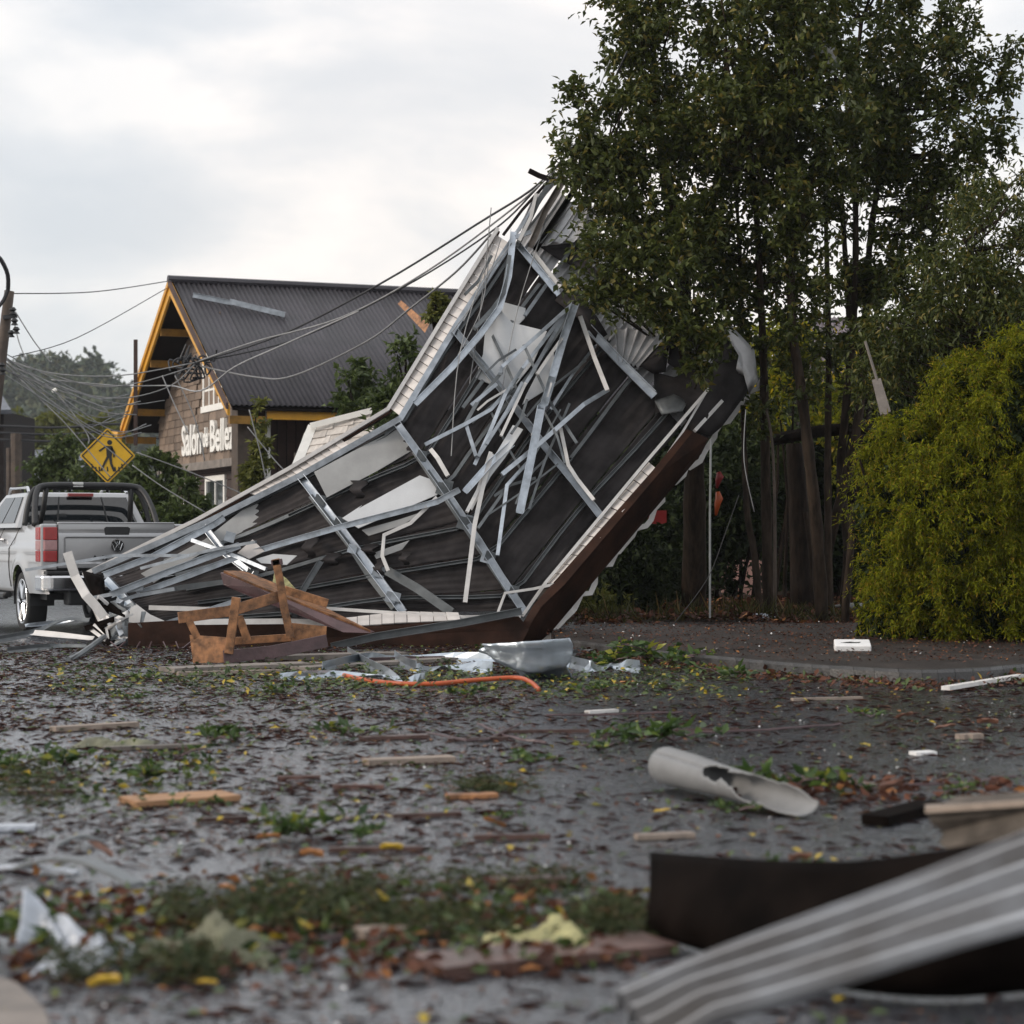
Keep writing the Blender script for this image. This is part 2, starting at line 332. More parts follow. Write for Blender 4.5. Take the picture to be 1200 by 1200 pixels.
def leaf_blade(b, L_, ang, up_, curl, matl, nm):
    d_ = Vector((math.cos(ang), math.sin(ang), 0)); s_ = Vector((-d_.y, d_.x, 0)); m = MB()
    def fn(u_, v_):
        w_ = .30 * L_ * math.sin(math.pi * min(1, u_ * .96 + .02)) ** .75 * (1 - .25 * u_)
        return b + d_ * (L_ * u_ * math.cos(up_)) + s_ * (w_ * (2 * v_ - 1)) + Vector((0, 0, .008 + L_ * math.sin(up_) * u_ + curl * L_ * (2 * v_ - 1) ** 2 * .5 - curl * L_ * u_ * u_ * .4 + .01 * math.sin(u_ * 11 + v_ * 5) * L_ * 2 + L_ * .25 * max(0, curl)))
    m.grid(fn, 10, 6); return m.build(nm, matl, smooth=True)
def smooth_line(pts, k=4):
    pts = [Vector(p) for p in pts]; o = []
    for i in range(len(pts) - 1):
        p0 = pts[max(i - 1, 0)]; p1 = pts[i]; p2 = pts[i + 1]; p3 = pts[min(i + 2, len(pts) - 1)]
        for j in range(k):
            t = j / k; o.append(0.5 * ((2 * p1) + (p2 - p0) * t + (2 * p0 - 5 * p1 + 4 * p2 - p3) * t * t + (3 * p1 - p0 - 3 * p2 + p3) * t ** 3))
    return o + [pts[-1]]
# ================================================================== SETTING
def roadmat():
    m = bpy.data.materials.new('wet_asphalt'); m.use_nodes = True; t = m.node_tree; b = t.nodes['Principled BSDF']; n = lambda k: t.nodes.new(k); l = t.links.new
    tc = n('ShaderNodeTexCoord')
    big = n('ShaderNodeTexNoise'); big.inputs['Scale'].default_value = 0.9; big.inputs['Detail'].default_value = 8; big.inputs['Roughness'].default_value = 0.65; l(tc.outputs['Object'], big.inputs['Vector'])
    fine = n('ShaderNodeTexNoise'); fine.inputs['Scale'].default_value = 55; fine.inputs['Detail'].default_value = 4; l(tc.outputs['Object'], fine.inputs['Vector'])
    vor = n('ShaderNodeTexVoronoi'); vor.inputs['Scale'].default_value = 60; l(tc.outputs['Object'], vor.inputs['Vector'])
    cr = n('ShaderNodeValToRGB'); e = cr.color_ramp.elements; e[0].position = .35; e[0].color = (.018, .018, .022, 1); e[1].position = .7; e[1].color = (.058, .058, .066, 1)
    mixv = n('ShaderNodeMath'); mixv.operation = 'MULTIPLY_ADD'; l(fine.outputs['Fac'], mixv.inputs[0]); mixv.inputs[1].default_value = .6; l(big.outputs['Fac'], mixv.inputs[2])
    sb = n('ShaderNodeMath'); sb.operation = 'SUBTRACT'; sb.inputs[1].default_value = .3; l(mixv.outputs[0], sb.inputs[0]); l(sb.outputs[0], cr.inputs[0]); l(cr.outputs[0], b.inputs['Base Color'])
    rr = n('ShaderNodeMapRange'); rr.inputs[1].default_value = .38; rr.inputs[2].default_value = .62; rr.inputs[3].default_value = 1.0; rr.inputs[4].default_value = .8; l(big.outputs['Fac'], rr.inputs[0]); b.inputs['Roughness'].default_value = .3; mid = n('ShaderNodeTexNoise'); mid.inputs['Scale'].default_value = 9; mid.inputs['Detail'].default_value = 9; mid.inputs['Roughness'].default_value = .82; l(tc.outputs['Object'], mid.inputs['Vector'])
    cw = n('ShaderNodeMapRange'); cw.inputs[1].default_value = .40; cw.inputs[2].default_value = .50; cw.inputs[3].default_value = .12; l(mid.outputs['Fac'], cw.inputs[0]); l(rr.outputs[0], cw.inputs[4]); l(cw.outputs[0], b.inputs['Coat Weight']); b.inputs['Coat Tint'].default_value = (.88, .94, 1, 1); b.inputs['Coat Roughness'].default_value = .14; b.inputs['Coat IOR'].default_value = 2.6
    bh = n('ShaderNodeMath'); bh.operation = 'MULTIPLY_ADD'; l(vor.outputs['Distance'], bh.inputs[0]); bh.inputs[1].default_value = -.5; l(fine.outputs['Fac'], bh.inputs[2])
    bp = n('ShaderNodeBump'); bp.inputs['Strength'].default_value = .7; bp.inputs['Distance'].default_value = .004; l(bh.outputs[0], bp.inputs['Height'])
    bp2 = n('ShaderNodeBump'); bp2.inputs['Strength'].default_value = .15; bp2.inputs['Distance'].default_value = .02; l(big.outputs['Fac'], bp2.inputs['Height']); l(bp2.outputs[0], bp.inputs['Normal'])
    l(bp.outputs[0], b.inputs['Normal']); bp3 = n('ShaderNodeBump'); bp3.inputs['Strength'].default_value = 1.0; bp3.inputs['Distance'].default_value = .006; l(mid.outputs['Fac'], bp3.inputs['Height']); l(bp3.outputs[0], b.inputs['Coat Normal'])
    b.inputs['Specular IOR Level'].default_value = .5
    return m
g = MB(); g.add([(-2500, -300, -.012), (2500, -300, -.012), (2500, 3500, -.012), (-2500, 3500, -.012)], [(0, 1, 2, 3)])
tag(g.build('ground', M_['soil']), kind='structure')
g = MB(); g.add([(-60, -20, 0), (60, -20, 0), (60, 90, 0), (-60, 90, 0)], [(0, 1, 2, 3)])
tag(g.build('road', roadmat()), kind='structure')

kerb_px = [(652, 762), (700, 768), (760, 776), (820, 783), (880, 789), (930, 794), (1000, 799), (1080, 803), (1140, 801), (1200, 796), (1290, 790), (1500, 786)]
KB = [G(x, y) for x, y in kerb_px]
KB = [Vector((p.x + rnd.uniform(-.02, .02), p.y + rnd.uniform(-.03, .03), 0)) for p in smooth_line(KB, 3)]
def off(pts, dy, z): return [Vector((p.x, p.y + dy, z)) for p in pts]
# pavement: slopes up away from the kerb
mb = MB(); rows = [off(KB, .16, .115), off(KB, 1.2, .14), off(KB, 2.4, .17)]
last = [Vector((p.x + .0, 25.2 + .15 * math.sin(p.x), .20)) for p in KB]; rows.append(last)
k = len(KB); vs = [v for r_ in rows for v in r_]
mb.add(vs, [(j * k + i, j * k + i + 1, (j + 1) * k + i + 1, (j + 1) * k + i) for j in range(3) for i in range(k - 1)])
a, b_ = KB[0], last[0]
mb.add([a + Vector((-.02, .16, .115)), b_ + Vector((-.02, 0, 0)), b_ + Vector((-.02, 0, -.25)), a + Vector((-.02, .16, -.12))], [(0, 1, 2, 3)])
tag(mb.build('pavement', M_['pavement'], smooth=False), kind='structure')
# kerb: stones of about a metre, worn and a little uneven
kt = thing('kerb', 'worn wet concrete kerb along the right hand pavement', 'kerb', KB[0]); kt['kind'] = 'structure'
for i in range(0, k - 2, 1):
    p, q = KB[i], KB[i + 1]; h = .122; m = MB()
    dv = (q - p).normalized() * .0015; p2, q2 = p + dv, q - dv
    f = [p2, q2, q2 + Vector((0, .15, 0)), p2 + Vector((0, .15, 0))]
    m.add([v + Vector((0, 0, -.02)) for v in f] + [f[0] + Vector((0, .03, h * .8)), f[1] + Vector((0, .03, h * .8)), f[1] + Vector((0, .06, h)), f[0] + Vector((0, .06, h)), f[2] + Vector((0, 0, h)), f[3] + Vector((0, 0, h))],
          [(0, 1, 5, 4), (4, 5, 6, 7), (7, 6, 8, 9), (2, 3, 9, 8), (1, 2, 8, 6, 5), (3, 0, 4, 7, 9)])
    m.build('kerb_stone', M_['kerb'], kt)
# yard soil behind the pavement
mb = MB(); nx, ny = 60, 30
def soilz(x, y): return .19 + .06 * math.sin(x * 2.1 + y) * math.sin(y * 1.7) + .05 * min(1, (y - 25) / 3) + .03 * math.sin(x * 7.3) * math.sin(y * 5.1)
mb.grid(lambda u, v: Vector((.4 + u * 22, 25.0 + v * 25, soilz(.4 + u * 22, 25.0 + v * 25) - (.10 if v == 0 else 0))), nx, ny)
tag(mb.build('garden_soil', M_['soil'], smooth=True), kind='structure')

# ---- hills far left
def terrain(name, prof, d, depth, matl, rough):
    m = MB(); xs = [(px - 600) / F * d for px, py in prof]; zs = [EYE + (HZ - py) / F * d for px, py in prof]
    X = np.linspace(xs[0], xs[-1], 50)
    def z(u): return float(np.interp(X[0] + u * (X[-1] - X[0]), xs, zs))
    m.grid(lambda u, v: Vector((X[0] + u * (X[-1] - X[0]), d - depth * .5 + depth * v, -2 + (z(u) + 2) * (math.sin(min(v * 2, 1) * math.pi / 2) if v < .5 else 1 - (v - .5) * .8) + rough * math.sin(u * 40 + v * 7) * math.sin(v * 21) * min(1, v * 3))), 49, 14)
    return tag(m.build(name, matl, smooth=True), kind='structure'), xs, zs
prof_far = [(-500, 470), (-300, 430), (-100, 412), (20, 440), (60, 447), (85, 452), (110, 455), (130, 480), (160, 500), (230, 520), (400, 545), (900, 560), (1500, 540), (2300, 520)]
o, xs, zs = terrain('hills', prof_far, 420, 160, M_['hill'], 1.0)
cen = []; rad = []
for i in range(900):
    px = rnd.uniform(-120, 260); 
    q = rnd.random() ** 1.6
    py = np.interp(px, [-120, 20, 40, 60, 72, 84, 100, 112, 122, 130, 140, 160, 200, 260], [412, 442, 425, 430, 424, 442, 428, 427, 440, 462, 455, 486, 500, 510]) + q * 85
    d = 420 - 60 * q - rnd.uniform(0, 12); cen.append(P(px, py + 7, d)); rad.append(rnd.uniform(2.2, 4.2))
tag(crown('hillside_forest', cen, rad, 8, 8, 1.5, 1.0, leafmat('far_forest', (.045, .065, .045), (.10, .12, .06), (.16, .15, .07), rough=.8, trans=.1), None, up=.4), 'misty wooded hillside rising behind the street on the far left', 'forest', kind='stuff')

# ---- middle distance trees on the left, each a tree of its own
def simple_tree(label, px, top, bot, d, rx, mtl, n, lsz, group=None, name='tree', cat='tree', trunk=True, nspr=9, nl=8, rr=.42, droop=.1, ry=None, flat=1.0):
    ry = ry or (bot - top) / 2
    base = Vector(P(px, bot, d)); base.z = 0
    t = thing(name, label, cat, base, 0, group)
    cen = blob(px, (top + bot) / 2, d, rx, ry, rx / F * d * .9 * flat, n, .2)
    cen = np.array([c for c in cen if c[2] > .1]); r = rng.uniform(.7, 1.3, len(cen)) * rx / F * d * rr
    crown('crown' if trunk else 'foliage', cen, r, nspr, nl, lsz, lsz * .55, mtl, t, droop=droop)
    h = P(px, top, d).z
    m = MB(); pts = [base, base + Vector((.1, 0, h * .4)), base + Vector((-.1, 0, h * .8))]
    m.tube(pts, .035 * h if trunk else .012 * h, 7, [1, .7, .3]); limbs(m, [(pts, 0)], cen, max(1, len(cen) // 25), .02 + .004 * h)
    m.build('trunk' if trunk else 'stem', M_['barkd'], t, smooth=True)
    return t
for (px, top, bot, rx, lab, mt_, d) in [
    (10, 492, 575, 42, 'yellow green tree at the left edge behind the wires', 'leafo', 110), (70, 482, 575, 40, 'tall yellow green tree below the hill beside the utility pole', 'leafo', 112),
    (112, 492, 580, 34, 'bright olive tree behind the crossing sign', 'leafo', 100), (-30, 500, 580, 45, 'olive tree at the edge of the frame behind the pole', 'leafo', 96)]:
    simple_tree(lab, px, top, bot, d, rx, M_[mt_], 70, .42, 'olive trees below the hill', 'olive_green_tree')
for (px, top, bot, rx, lab, d) in [(75, 518, 600, 38, 'dark green bush left of the yellow crossing sign', 52), (120, 540, 640, 40, 'dark green bush straight below the crossing sign', 50), (182, 530, 650, 34, 'dense bush between crossing sign and shingled gable', 41), (215, 565, 680, 30, 'leafy bush under the salon lettering', 38.5), (240, 610, 700, 30, 'low bush beside the salon ground floor windows', 38), (28, 590, 680, 30, 'low grassy bush behind the pickup cab', 54)]:
    simple_tree(lab, px, top, bot, d, rx, M_['leafm'], 42, .16, 'bushes in front of the salon', 'bush', 'bush', False)

# grey roofed house far left, with its own wall and roof
t = thing('far_house', 'low house with blue grey roof behind the bushes at far left', 'house', P(30, 600, 80) * 1)
m = MB(); a = P(-60, 575, 82); b = P(72, 575, 82)
m.box(a.x, b.x, 82, 90, 0, a.z - .2).build('wall', M_['woodw'], t)
m = MB(); z0 = P(0, 578, 82).z; z1 = P(0, 531, 86).z
m.plate([(a.x - .6, 81.4, z0), (b.x + .6, 81.4, z0), (b.x + .2, 86, z1), (a.x - .2, 86, z1)], .15); m.plate([(a.x - .6, 90.6, z0), (b.x + .6, 90.6, z0), (b.x + .2, 86.02, z1), (a.x - .2, 86.02, z1)], .15)
ro = m.build('roof', M_['slateroof'], t)
m = MB()
for px in (12, 40): c = P(px, 585, 81.9); m.box(c.x - .5, c.x + .5, 81.85, 82.1, c.z - 1.3, c.z - .3)
m.build('window', M_['glass'], t)
t = thing('white_gabled_house', 'pale roof corner of a house cut off by the left edge', 'house', P(-10, 600, 70))
m = MB(); m.plate([P(-50, 482, 70), P(13, 480, 70), P(2, 462, 72), P(-50, 440, 72)], .15); m.build('roof', M_['slateroof'], t)
m = MB(); a = P(-50, 500, 70.6); b = P(6, 500, 70.6); m.box(a.x, b.x, 70.4, 75, 0, P(0, 482, 70.5).z); m.build('wall', M_['darkwood'], t)

# ================================================================== SALON HOUSE
HS = Vector((.925, .38, 0)); HK = Vector((.38, -.925, 0)); HO = Vector((-7.0, 44.0, 0))
def H(s, k, z): return HO + HS * s + HK * k + Vector((0, 0, z))
hs = thing('salon_house', 'shingled salon with steep dark corrugated roof and yellow barge boards', 'house', HO)
ZR, ZE, KE = 6.42, 3.62, 4.6; LS = 11.0
for sg in (1, -1):
    sheet_w = .88; n = int(LS / sheet_w)
    for i in range(n):
        s0 = i * sheet_w; m = MB(); nu = 44
        rows = []
        for v in (0, .5, 1):
            k_ = KE * v * sg; z = ZR + (ZE - ZR) * v
            rows.append((k_, z))
        nrm = (HK * sg * (ZR - ZE) + Vector((0, 0, KE))).normalized()
        vs = []
        dz = rnd.uniform(0, .008)
        for (k_, z) in rows:
            for j in range(nu + 1):
                s = s0 + (sheet_w + .04) * j / nu
                vs.append(H(s, k_, z) + nrm * (.018 * math.cos(2 * math.pi * s / .105) + .06 + dz + .004 * (i % 2)))
        m.add(vs, [(r_ * (nu + 1) + j, r_ * (nu + 1) + j + 1, (r_ + 1) * (nu + 1) + j + 1, (r_ + 1) * (nu + 1) + j) for r_ in range(2) for j in range(nu)])
        m.build('roof_sheet', M_['roofdark'], hs, smooth=True, solid=.006)
    # boarded underside
    m = MB(); nrm = (HK * sg * (ZR - ZE) + Vector((0, 0, KE))).normalized()
    m.plate([H(.06, .0, ZR), H(LS, 0, ZR), H(LS, KE * sg, ZE), H(.06, KE * sg, ZE)], .05, nrm); m.build('roof_boarding', M_['darkwood'], hs)
    # yellow barge board, an upper and a lower strip
    for (o0, hh, s_) in ((0, .30, 0), ):
        m = MB(); f0 = H(-.06, 0, ZR + .05); f1 = H(-.06, (KE + .03) * sg, ZE + .05); dn = Vector((0, 0, -.27))
        m.plate([f0, f1, f1 + dn * .72, f0 + dn], -.0 + .05, -HS); m.build('barge_board', M_['yellow'], hs)
        m = MB(); f0 = H(-.10, 0, ZR + .10); f1 = H(-.10, (KE + .08) * sg, ZE + .09); dn = Vector((0, 0, -.12))
        m.plate([f0, f1, f1 + dn, f0 + dn], .05, -HS); m.build('barge_trim', M_['yellow'] if sg < 0 else M_['brownwood'], hs)
# ridge cap
m = MB(); m.tube([H(-.1, 0, ZR + .1), H(LS, 0, ZR + .1)], .09, 8); m.build('ridge_cap', M_['roofdark'], hs)
# yellow gutter return at the far left foot
m = MB(); m.bar([H(-.2, -KE - .35, ZE - .12), H(-.2, -KE + .35, ZE - .16)], .22, .12); m.build('gutter_end', M_['yellow'], hs)
# yellow ties in the open gable
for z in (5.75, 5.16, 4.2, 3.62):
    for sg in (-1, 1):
        kk = sg * KE * (ZR - z) / (ZR - ZE) * .985; m = MB(); m.bar([H(.0, kk, z - .22), H(.68, kk, z - .22)], .15, .10); m.build('purlin', M_['shadeyellow'], hs)
m = MB(); m.bar([H(-.2, -2.6, 5.5), H(-.2, -2.6, 3.2)], .08, .06); m.build('hanging_board', M_['brownwood'], hs)
# gable wall plane at s = 1.1
SW = .7; KL, KR = -4.25, 3.0; ZB = 2.78
def roofz(k_): return ZR - (ZR - ZE) * abs(k_) / KE - .12
m = MB(); m.plate([H(SW, KL, ZB), H(SW, KR, ZB), H(SW, KR, roofz(KR)), H(SW, 0, roofz(0)), H(SW, KL, roofz(KL))], .12, -HS)
gw = m.build('gable_wall', M_['shingle'], hs)
me_s = None; rowh = .165; zz = ZB; rowi = 0
shm = MB(); shm.add([(-.5, 0, -.09), (.5, 0, -.09), (.5, 0, .09), (-.5, 0, .09), (-.5, -.028, -.09), (.5, -.028, -.09), (.5, -.006, .09), (-.5, -.006, .09)], [(4, 5, 6, 7), (0, 4, 7, 3), (1, 2, 6, 5), (0, 1, 5, 4), (3, 7, 6, 2)])
shme = bpy.data.meshes.new('shingle'); shme.from_pydata([tuple(v) for v in shm.v], [], shm.f); shme.materials.append(M_['shingle'])
shme2 = bpy.data.meshes.new('shingle'); shme2.from_pydata([tuple(v) for v in shm.v], [], shm.f); shme2.materials.append(M_['shinglew'])
def shingle(me, pos, xdir, ndir, w, parent, tilt=0.0):
    o = bpy.data.objects.new('shingle', me); C.objects.link(o); o.parent = parent
    z = xdir.cross(ndir); 
    if z.z < 0: z = -z
    M3 = Matrix((xdir, z.cross(xdir) if (z.cross(xdir)).dot(ndir) < 0 else -z.cross(xdir), z)).transposed()
    o.rotation_euler = M3.to_euler(); o.scale = (w, 1, 1); o.location = Vector(pos) - WL[parent.name]
wins = [(-.25, 1.6, 3.80, 5.05)]
while zz < ZR - .3:
    x = KL + rnd.uniform(0, .2)
    while x < KR:
        wv = rnd.choice([.42, .5, .58, .66]); c = x + wv / 2
        if c < KR - .05 and roofz(c) > zz + .1 and not any(a - .25 < c < b + .25 and zc - .1 < zz + .08 < zd + .06 for a, b, zc, zd in wins):
            shingle(shme, H(SW - .012 - rnd.uniform(0, .008), c, zz + .09), HK, -HS, wv * .965, gw)
        x += wv
    zz += rowh; rowi += 1
# band board under the shingles, lower storey of brown boards
m = MB(); m.plate([H(SW - .06, KL, ZB - .16), H(SW - .06, KR, ZB - .16), H(SW - .06, KR, ZB), H(SW - .06, KL, ZB)], .1, -HS); m.build('band_board', M_['woodw'], hs)
m = MB(); m.plate([H(SW + .25, KL, 0), H(SW + .25, KR, 0), H(SW + .25, KR, ZB), H(SW + .25, KL, ZB)], .2, -HS); lw = m.build('lower_wall', M_['darkwood'], hs)
z = .05
while z < ZB - .15:
    m = MB(); m.plate([H(SW + .22, KL, z), H(SW + .22, KR, z), H(SW + .235, KR, z + .165), H(SW + .235, KL, z + .165)], .025, -HS); m.build('board', M_['brownwood'], lw); z += .18
# windows
def window(s, k0, k1, z0, z1, nx, nz):
    wd = MB(); f = .11
    def fr(a, b, c, d, t=.07, off=0): wd.plate([H(s - off, a, c), H(s - off, b, c), H(s - off, b, d), H(s - off, a, d)], t, -HS)
    fr(k0 - f, k0, z0 - f, z1 + f); fr(k1, k1 + f, z0 - f, z1 + f); fr(k0, k1, z1, z1 + f, .068); fr(k0 - f - .04, k1 + f + .04, z0 - f - .02, z0, .10, .03)
    for i in range(1, nx): c = k0 + (k1 - k0) * i / nx; w_ = .05 if nx == 4 and i == 2 else .028; fr(c - w_, c + w_, z0, z1, .05, -.012)
    for i in range(1, nz): c = z0 + (z1 - z0) * i / nz; fr(k0, k1, c - .022, c + .022, .04, -.016)
    w_ = wd.build('window', M_['whitew'], hs)
    for i in range(nx):
        for j in range(nz):
            a = k0 + (k1 - k0) * i / nx; b = k0 + (k1 - k0) * (i + 1) / nx; c = z0 + (z1 - z0) * j / nz; d = z0 + (z1 - z0) * (j + 1) / nz
            m = MB(); m.plate([H(s + .04, a, c), H(s + .04, b, c), H(s + .04, b, d), H(s + .04, a, d)], .006, -HS); m.build('pane', M_['glass'], w_)
window(SW - .02, -.10, 1.45, 3.92, 4.90, 4, 3)
window(SW + .18, -2.6, -1.6, 1.3, 2.38, 2, 2); window(SW + .18, -.7, .7, .9, 2.38, 2, 2); window(SW + .18, 2.25, 2.8, .9, 2.38, 1, 2)
# lettering on the gable
def text_mesh(name, body, size, mtl, parent, loc, xd, up, ext, extra=0.0, sx=1.0, align='LEFT', world=True):
    cu = bpy.data.curves.new(name, 'FONT'); cu.body = body; cu.size = size; cu.extrude = ext; cu.offset = extra; cu.align_x = align; cu.space_character = .95
    cu.resolution_u = 3
    ob = bpy.data.objects.new('tmp', cu); C.objects.link(ob); bpy.context.view_layer.update()
    me = bpy.data.meshes.new_from_object(ob.evaluated_get(bpy.context.evaluated_depsgraph_get())); bpy.data.objects.remove(ob)
    me.materials.clear(); me.materials.append(mtl)
    nn = xd.cross(up); M3 = Matrix((xd * sx, up, nn)).transposed()
    for v in me.vertices: v.co = M3 @ v.co
    return link(me, name, loc if parent is None or world else loc, parent, not world)
def place_word(word, k0, k1, size, z):
    o = text_mesh('lettering', word, size, M_['whitew'], hs, H(SW - .07, k0, z), HK, Vector((0, 0, 1)), .035, .016, 1)
    w_ = max(v.co.dot(HK) for v in o.data.vertices)
    for v in o.data.vertices: v.co += HK * v.co.dot(HK) * ((k1 - k0) / w_ - 1)
    return o
place_word('Sal\u00f3n', -1.72, .0, .90, 2.96)
place_word('de', .14, .58, .55, 3.08)
place_word('Belleza', .70, 2.95, .90, 2.96)
# near side: wall, post, door, eave fascia
m = MB(); m.plate([H(SW, KR + .01, 0), H(LS, KR + .01, 0), H(LS, KR + .01, roofz(KR)), H(SW, KR + .01, roofz(KR))], .15, HK); sw_ = m.build('side_wall', M_['darkwood'], hs)
x = SW + .1
while x < LS - .3:
    m = MB(); m.plate([H(x, KR + .04, 0), H(x + .17, KR + .04, 0), H(x + .17, KR + .04, roofz(KR) - .05), H(x, KR + .04, roofz(KR) - .05)], .025, HK); m.build('board', M_['brownwood'], sw_); x += .19
m = MB(); m.bar([H(.42, 4.1, 0), H(.42, 4.1, 3.75)], .46, .4, -HS); m.build('corner_post', M_['pole'], hs)
m = MB(); m.bar([H(.9, 4.0, 0), H(.9, 4.0, 3.7)], .09, .09); m.build('porch_post', M_['whitew'], hs)
m = MB(); m.bar([H(.75, 4.45, ZE - .1), H(2.9, 4.45, ZE - .1)], .19, .05, HK); m.build('eave_board', M_['yellow'], hs)
d_ = MB()
for i in range(9): a = 1.6 + i * .13; d_.plate([H(a, 3.4, 1.1), H(a + .115, 3.4, 1.1), H(a + .115, 3.4, 2.85), H(a, 3.4, 2.85)], .03, HK)
d_.build('slatted_screen', M_['woodw'], hs)
for i in range(5):
    for j in range(2):
        m = MB(); m.box(0, .24, -.05, .05, 0, .1); 
        for q in range(len(m.v)): v = Vector(m.v[q]); m.v[q] = tuple(H(2.4 + v.x + j * .26 + (i % 2) * .08, 4.1 + v.y, 2.95 + i * .115 + v.z))
        m.build('brick', M_['brick'], hs)
# loose metal strip and a splintered plank lying on the roof
nrm = (HK * (ZR - ZE) + Vector((0, 0, KE))).normalized()
def onroof(s, v, h=.1): return H(s, KE * v, ZR + (ZE - ZR) * v) + nrm * h
m = MB(); m.chan([onroof(.25, .14, .13), onroof(1.0, .2, .14)], .10, .05); m.chan([onroof(.95, .195, .16), onroof(2.0, .285, .14)], .11, .05, -1)
tag(m.build('metal_strip', M_['steel']), 'bent metal strip lying on the dark corrugated roof near its ridge', 'metal strip')
m = MB(); m.add([tuple(P(466, 356, 43)), tuple(P(470, 352, 43)), tuple(P(503, 380, 42)), tuple(P(498, 390, 42)), tuple(P(466, 356, 43.2)), tuple(P(470, 352, 43.2)), tuple(P(503, 380, 42.2)), tuple(P(498, 390, 42.2))], [(0, 1, 2, 3), (7, 6, 5, 4), (0, 4, 5, 1), (1, 5, 6, 2), (2, 6, 7, 3), (3, 7, 4, 0)])
tag(m.build('splintered_plank', M_['wood']), 'orange splintered plank sticking up against the dark salon roof', 'plank')
# broken shingled dormer lying beside the porch
t = thing('broken_dormer', 'torn off pale shingled wall piece lying below the salon eave', 'wall piece', P(395, 560, 33))
m = MB(); A_, B_, C_, D_ = P(345, 552, 33), P(432, 540, 32.6), P(440, 484, 33.4), P(362, 500, 33.6); m.plate([A_, B_, C_, D_], .12); m.build('backing', M_['shinglew'], t)
ux = (B_ - A_).normalized(); nn_ = ux.cross((D_ - A_)).normalized(); nn_ = nn_ if nn_.y < 0 else -nn_
for r_ in range(6):
    for c_ in range(3):
        p0 = A_.lerp(D_, (r_ + .6) / 6.2).lerp(B_.lerp(C_, (r_ + .6) / 6.2), (c_ + .5 + .25 * (r_ % 2)) / 3.3)
        shingle(shme2, p0 + nn_ * .02, ux, nn_, .40, t)
m = MB(); m.bar([P(345, 552, 32.9), P(366, 500, 33.5)], .14, .05); m.bar([P(364, 499, 33.4), P(436, 481, 33.3)], .09, .05); m.build('corner_trim', M_['whitew'], t)
# bushes in front of the roof, vine on the post
simple_tree('feathery green bush in front of the dark roof right of the porch', 432, 418, 620, 33.8, 42, M_['leafm'], 60, .15, None, 'bush', 'bush', False, rr=.4)
simple_tree('green bush tucked behind the white edge of the collapsed roof', 478, 394, 640, 32, 40, M_['leafm'], 60, .14, None, 'bush', 'bush', False, rr=.4)
simple_tree('thin pale green climber covering the brown porch post', 302, 470, 640, 38.5, 14, M_['leafo'], 26, .13, None, 'climbing_plant', 'climber', False, rr=.7)
simple_tree('small leafy shoot standing up against the dark roof', 512, 340, 420, 30, 16, M_['leafo'], 8, .12, None, 'shoot', 'shoot', False, rr=.5)

# ================================================================== LEFT POLE, CABLES, SIGN
pt = thing('utility_pole', 'leaning brown utility pole at the left edge with lamp arm and insulators', 'utility pole', Vector((P(0, 640, 34).x - .3, 34, 0)))
m = MB(); m.tube([P(-26, 737, 34), P(-6, 480, 34), P(11, 341, 34)], .10, 10, [1.15, .95, .8]); m.build('pole', M_['pole'], pt, smooth=True)
m = MB(); m.tube(smooth_line([P(-8, 300, 33.6), P(0, 303, 33.6), P(9, 322, 33.8), P(9, 345, 34)]), .035, 6); m.tube(smooth_line([P(9, 340, 33.8), P(4, 352, 33.8), P(-4, 362, 33.8)]), .03, 6); m.build('lamp_arm', M_['cable'], pt)
for (x, y) in ((15, 365), (17, 378), (13, 392), (19, 388), (3, 436), (2, 430)):
    m = MB(); m.tube([P(x, y - 5, 33.8), P(x, y - 2, 33.8), P(x, y, 33.8), P(x, y + 3, 33.8)], .06, 8, [.5, 1, .5, 1]); m.build('insulator', M_['black'], pt)
m = MB(); m.bar([P(4, 372, 33.9), P(20, 370, 33.9)], .06, .06); m.build('bracket', M_['cable'], pt)

def cable(label, pts, r, mt_, group=None, k=6):
    m = MB(); m.tube(smooth_line(pts, k), r * .75, 5); return tag(m.build('cable', M_[mt_], smooth=True), label, 'cable', group)
gc = 'cables pulled down between pole and wreck'
kn = (228, 425)
cable('thin cable running from pole top towards the gable peak', [P(12, 344, 34), P(110, 342, 36), P(200, 329, 39)], .012, 'cable', gc)
cable('thin slack wire crossing the pale sky above the hills', [P(15, 418, 34), P(90, 396, 35), P(195, 338, 38)], .010, 'cable', gc)
rope = [('thick dark cable highest of those rising to the wreck top', [(kn), (330, 392), (450, 330), (560, 262), (632, 215), (690, 150)], .022, 'cable'),
        ('second dark cable rising beside the highest one to the wreck top', [(kn), (345, 398), (470, 338), (575, 272), (628, 222), (700, 140)], .018, 'cable'),
        ('pale twisted cable crossing the roof and rising to the wreck', [(kn), (300, 400), (400, 372), (500, 318), (600, 245), (650, 200)], .018, 'cablel'),
        ('sagging pale cable looping low over the dark roof', [(230, 428), (300, 442), (345, 440), (430, 400), (480, 362), (535, 318), (575, 275)], .020, 'cablel'),
        ('dark cable swinging below the gable window to the roof', [(60, 445), (140, 452), (200, 452), (235, 458), (275, 430), (330, 405), (420, 365)], .016, 'cablel')]
for lab, pp, r_, mm in rope:
    n = len(pp); cable(lab, [P(x, y, 36 - 9.5 * (i / (n - 1)) if x > 228 else 36) for i, (x, y) in enumerate(pp)], r_, mm, gc)
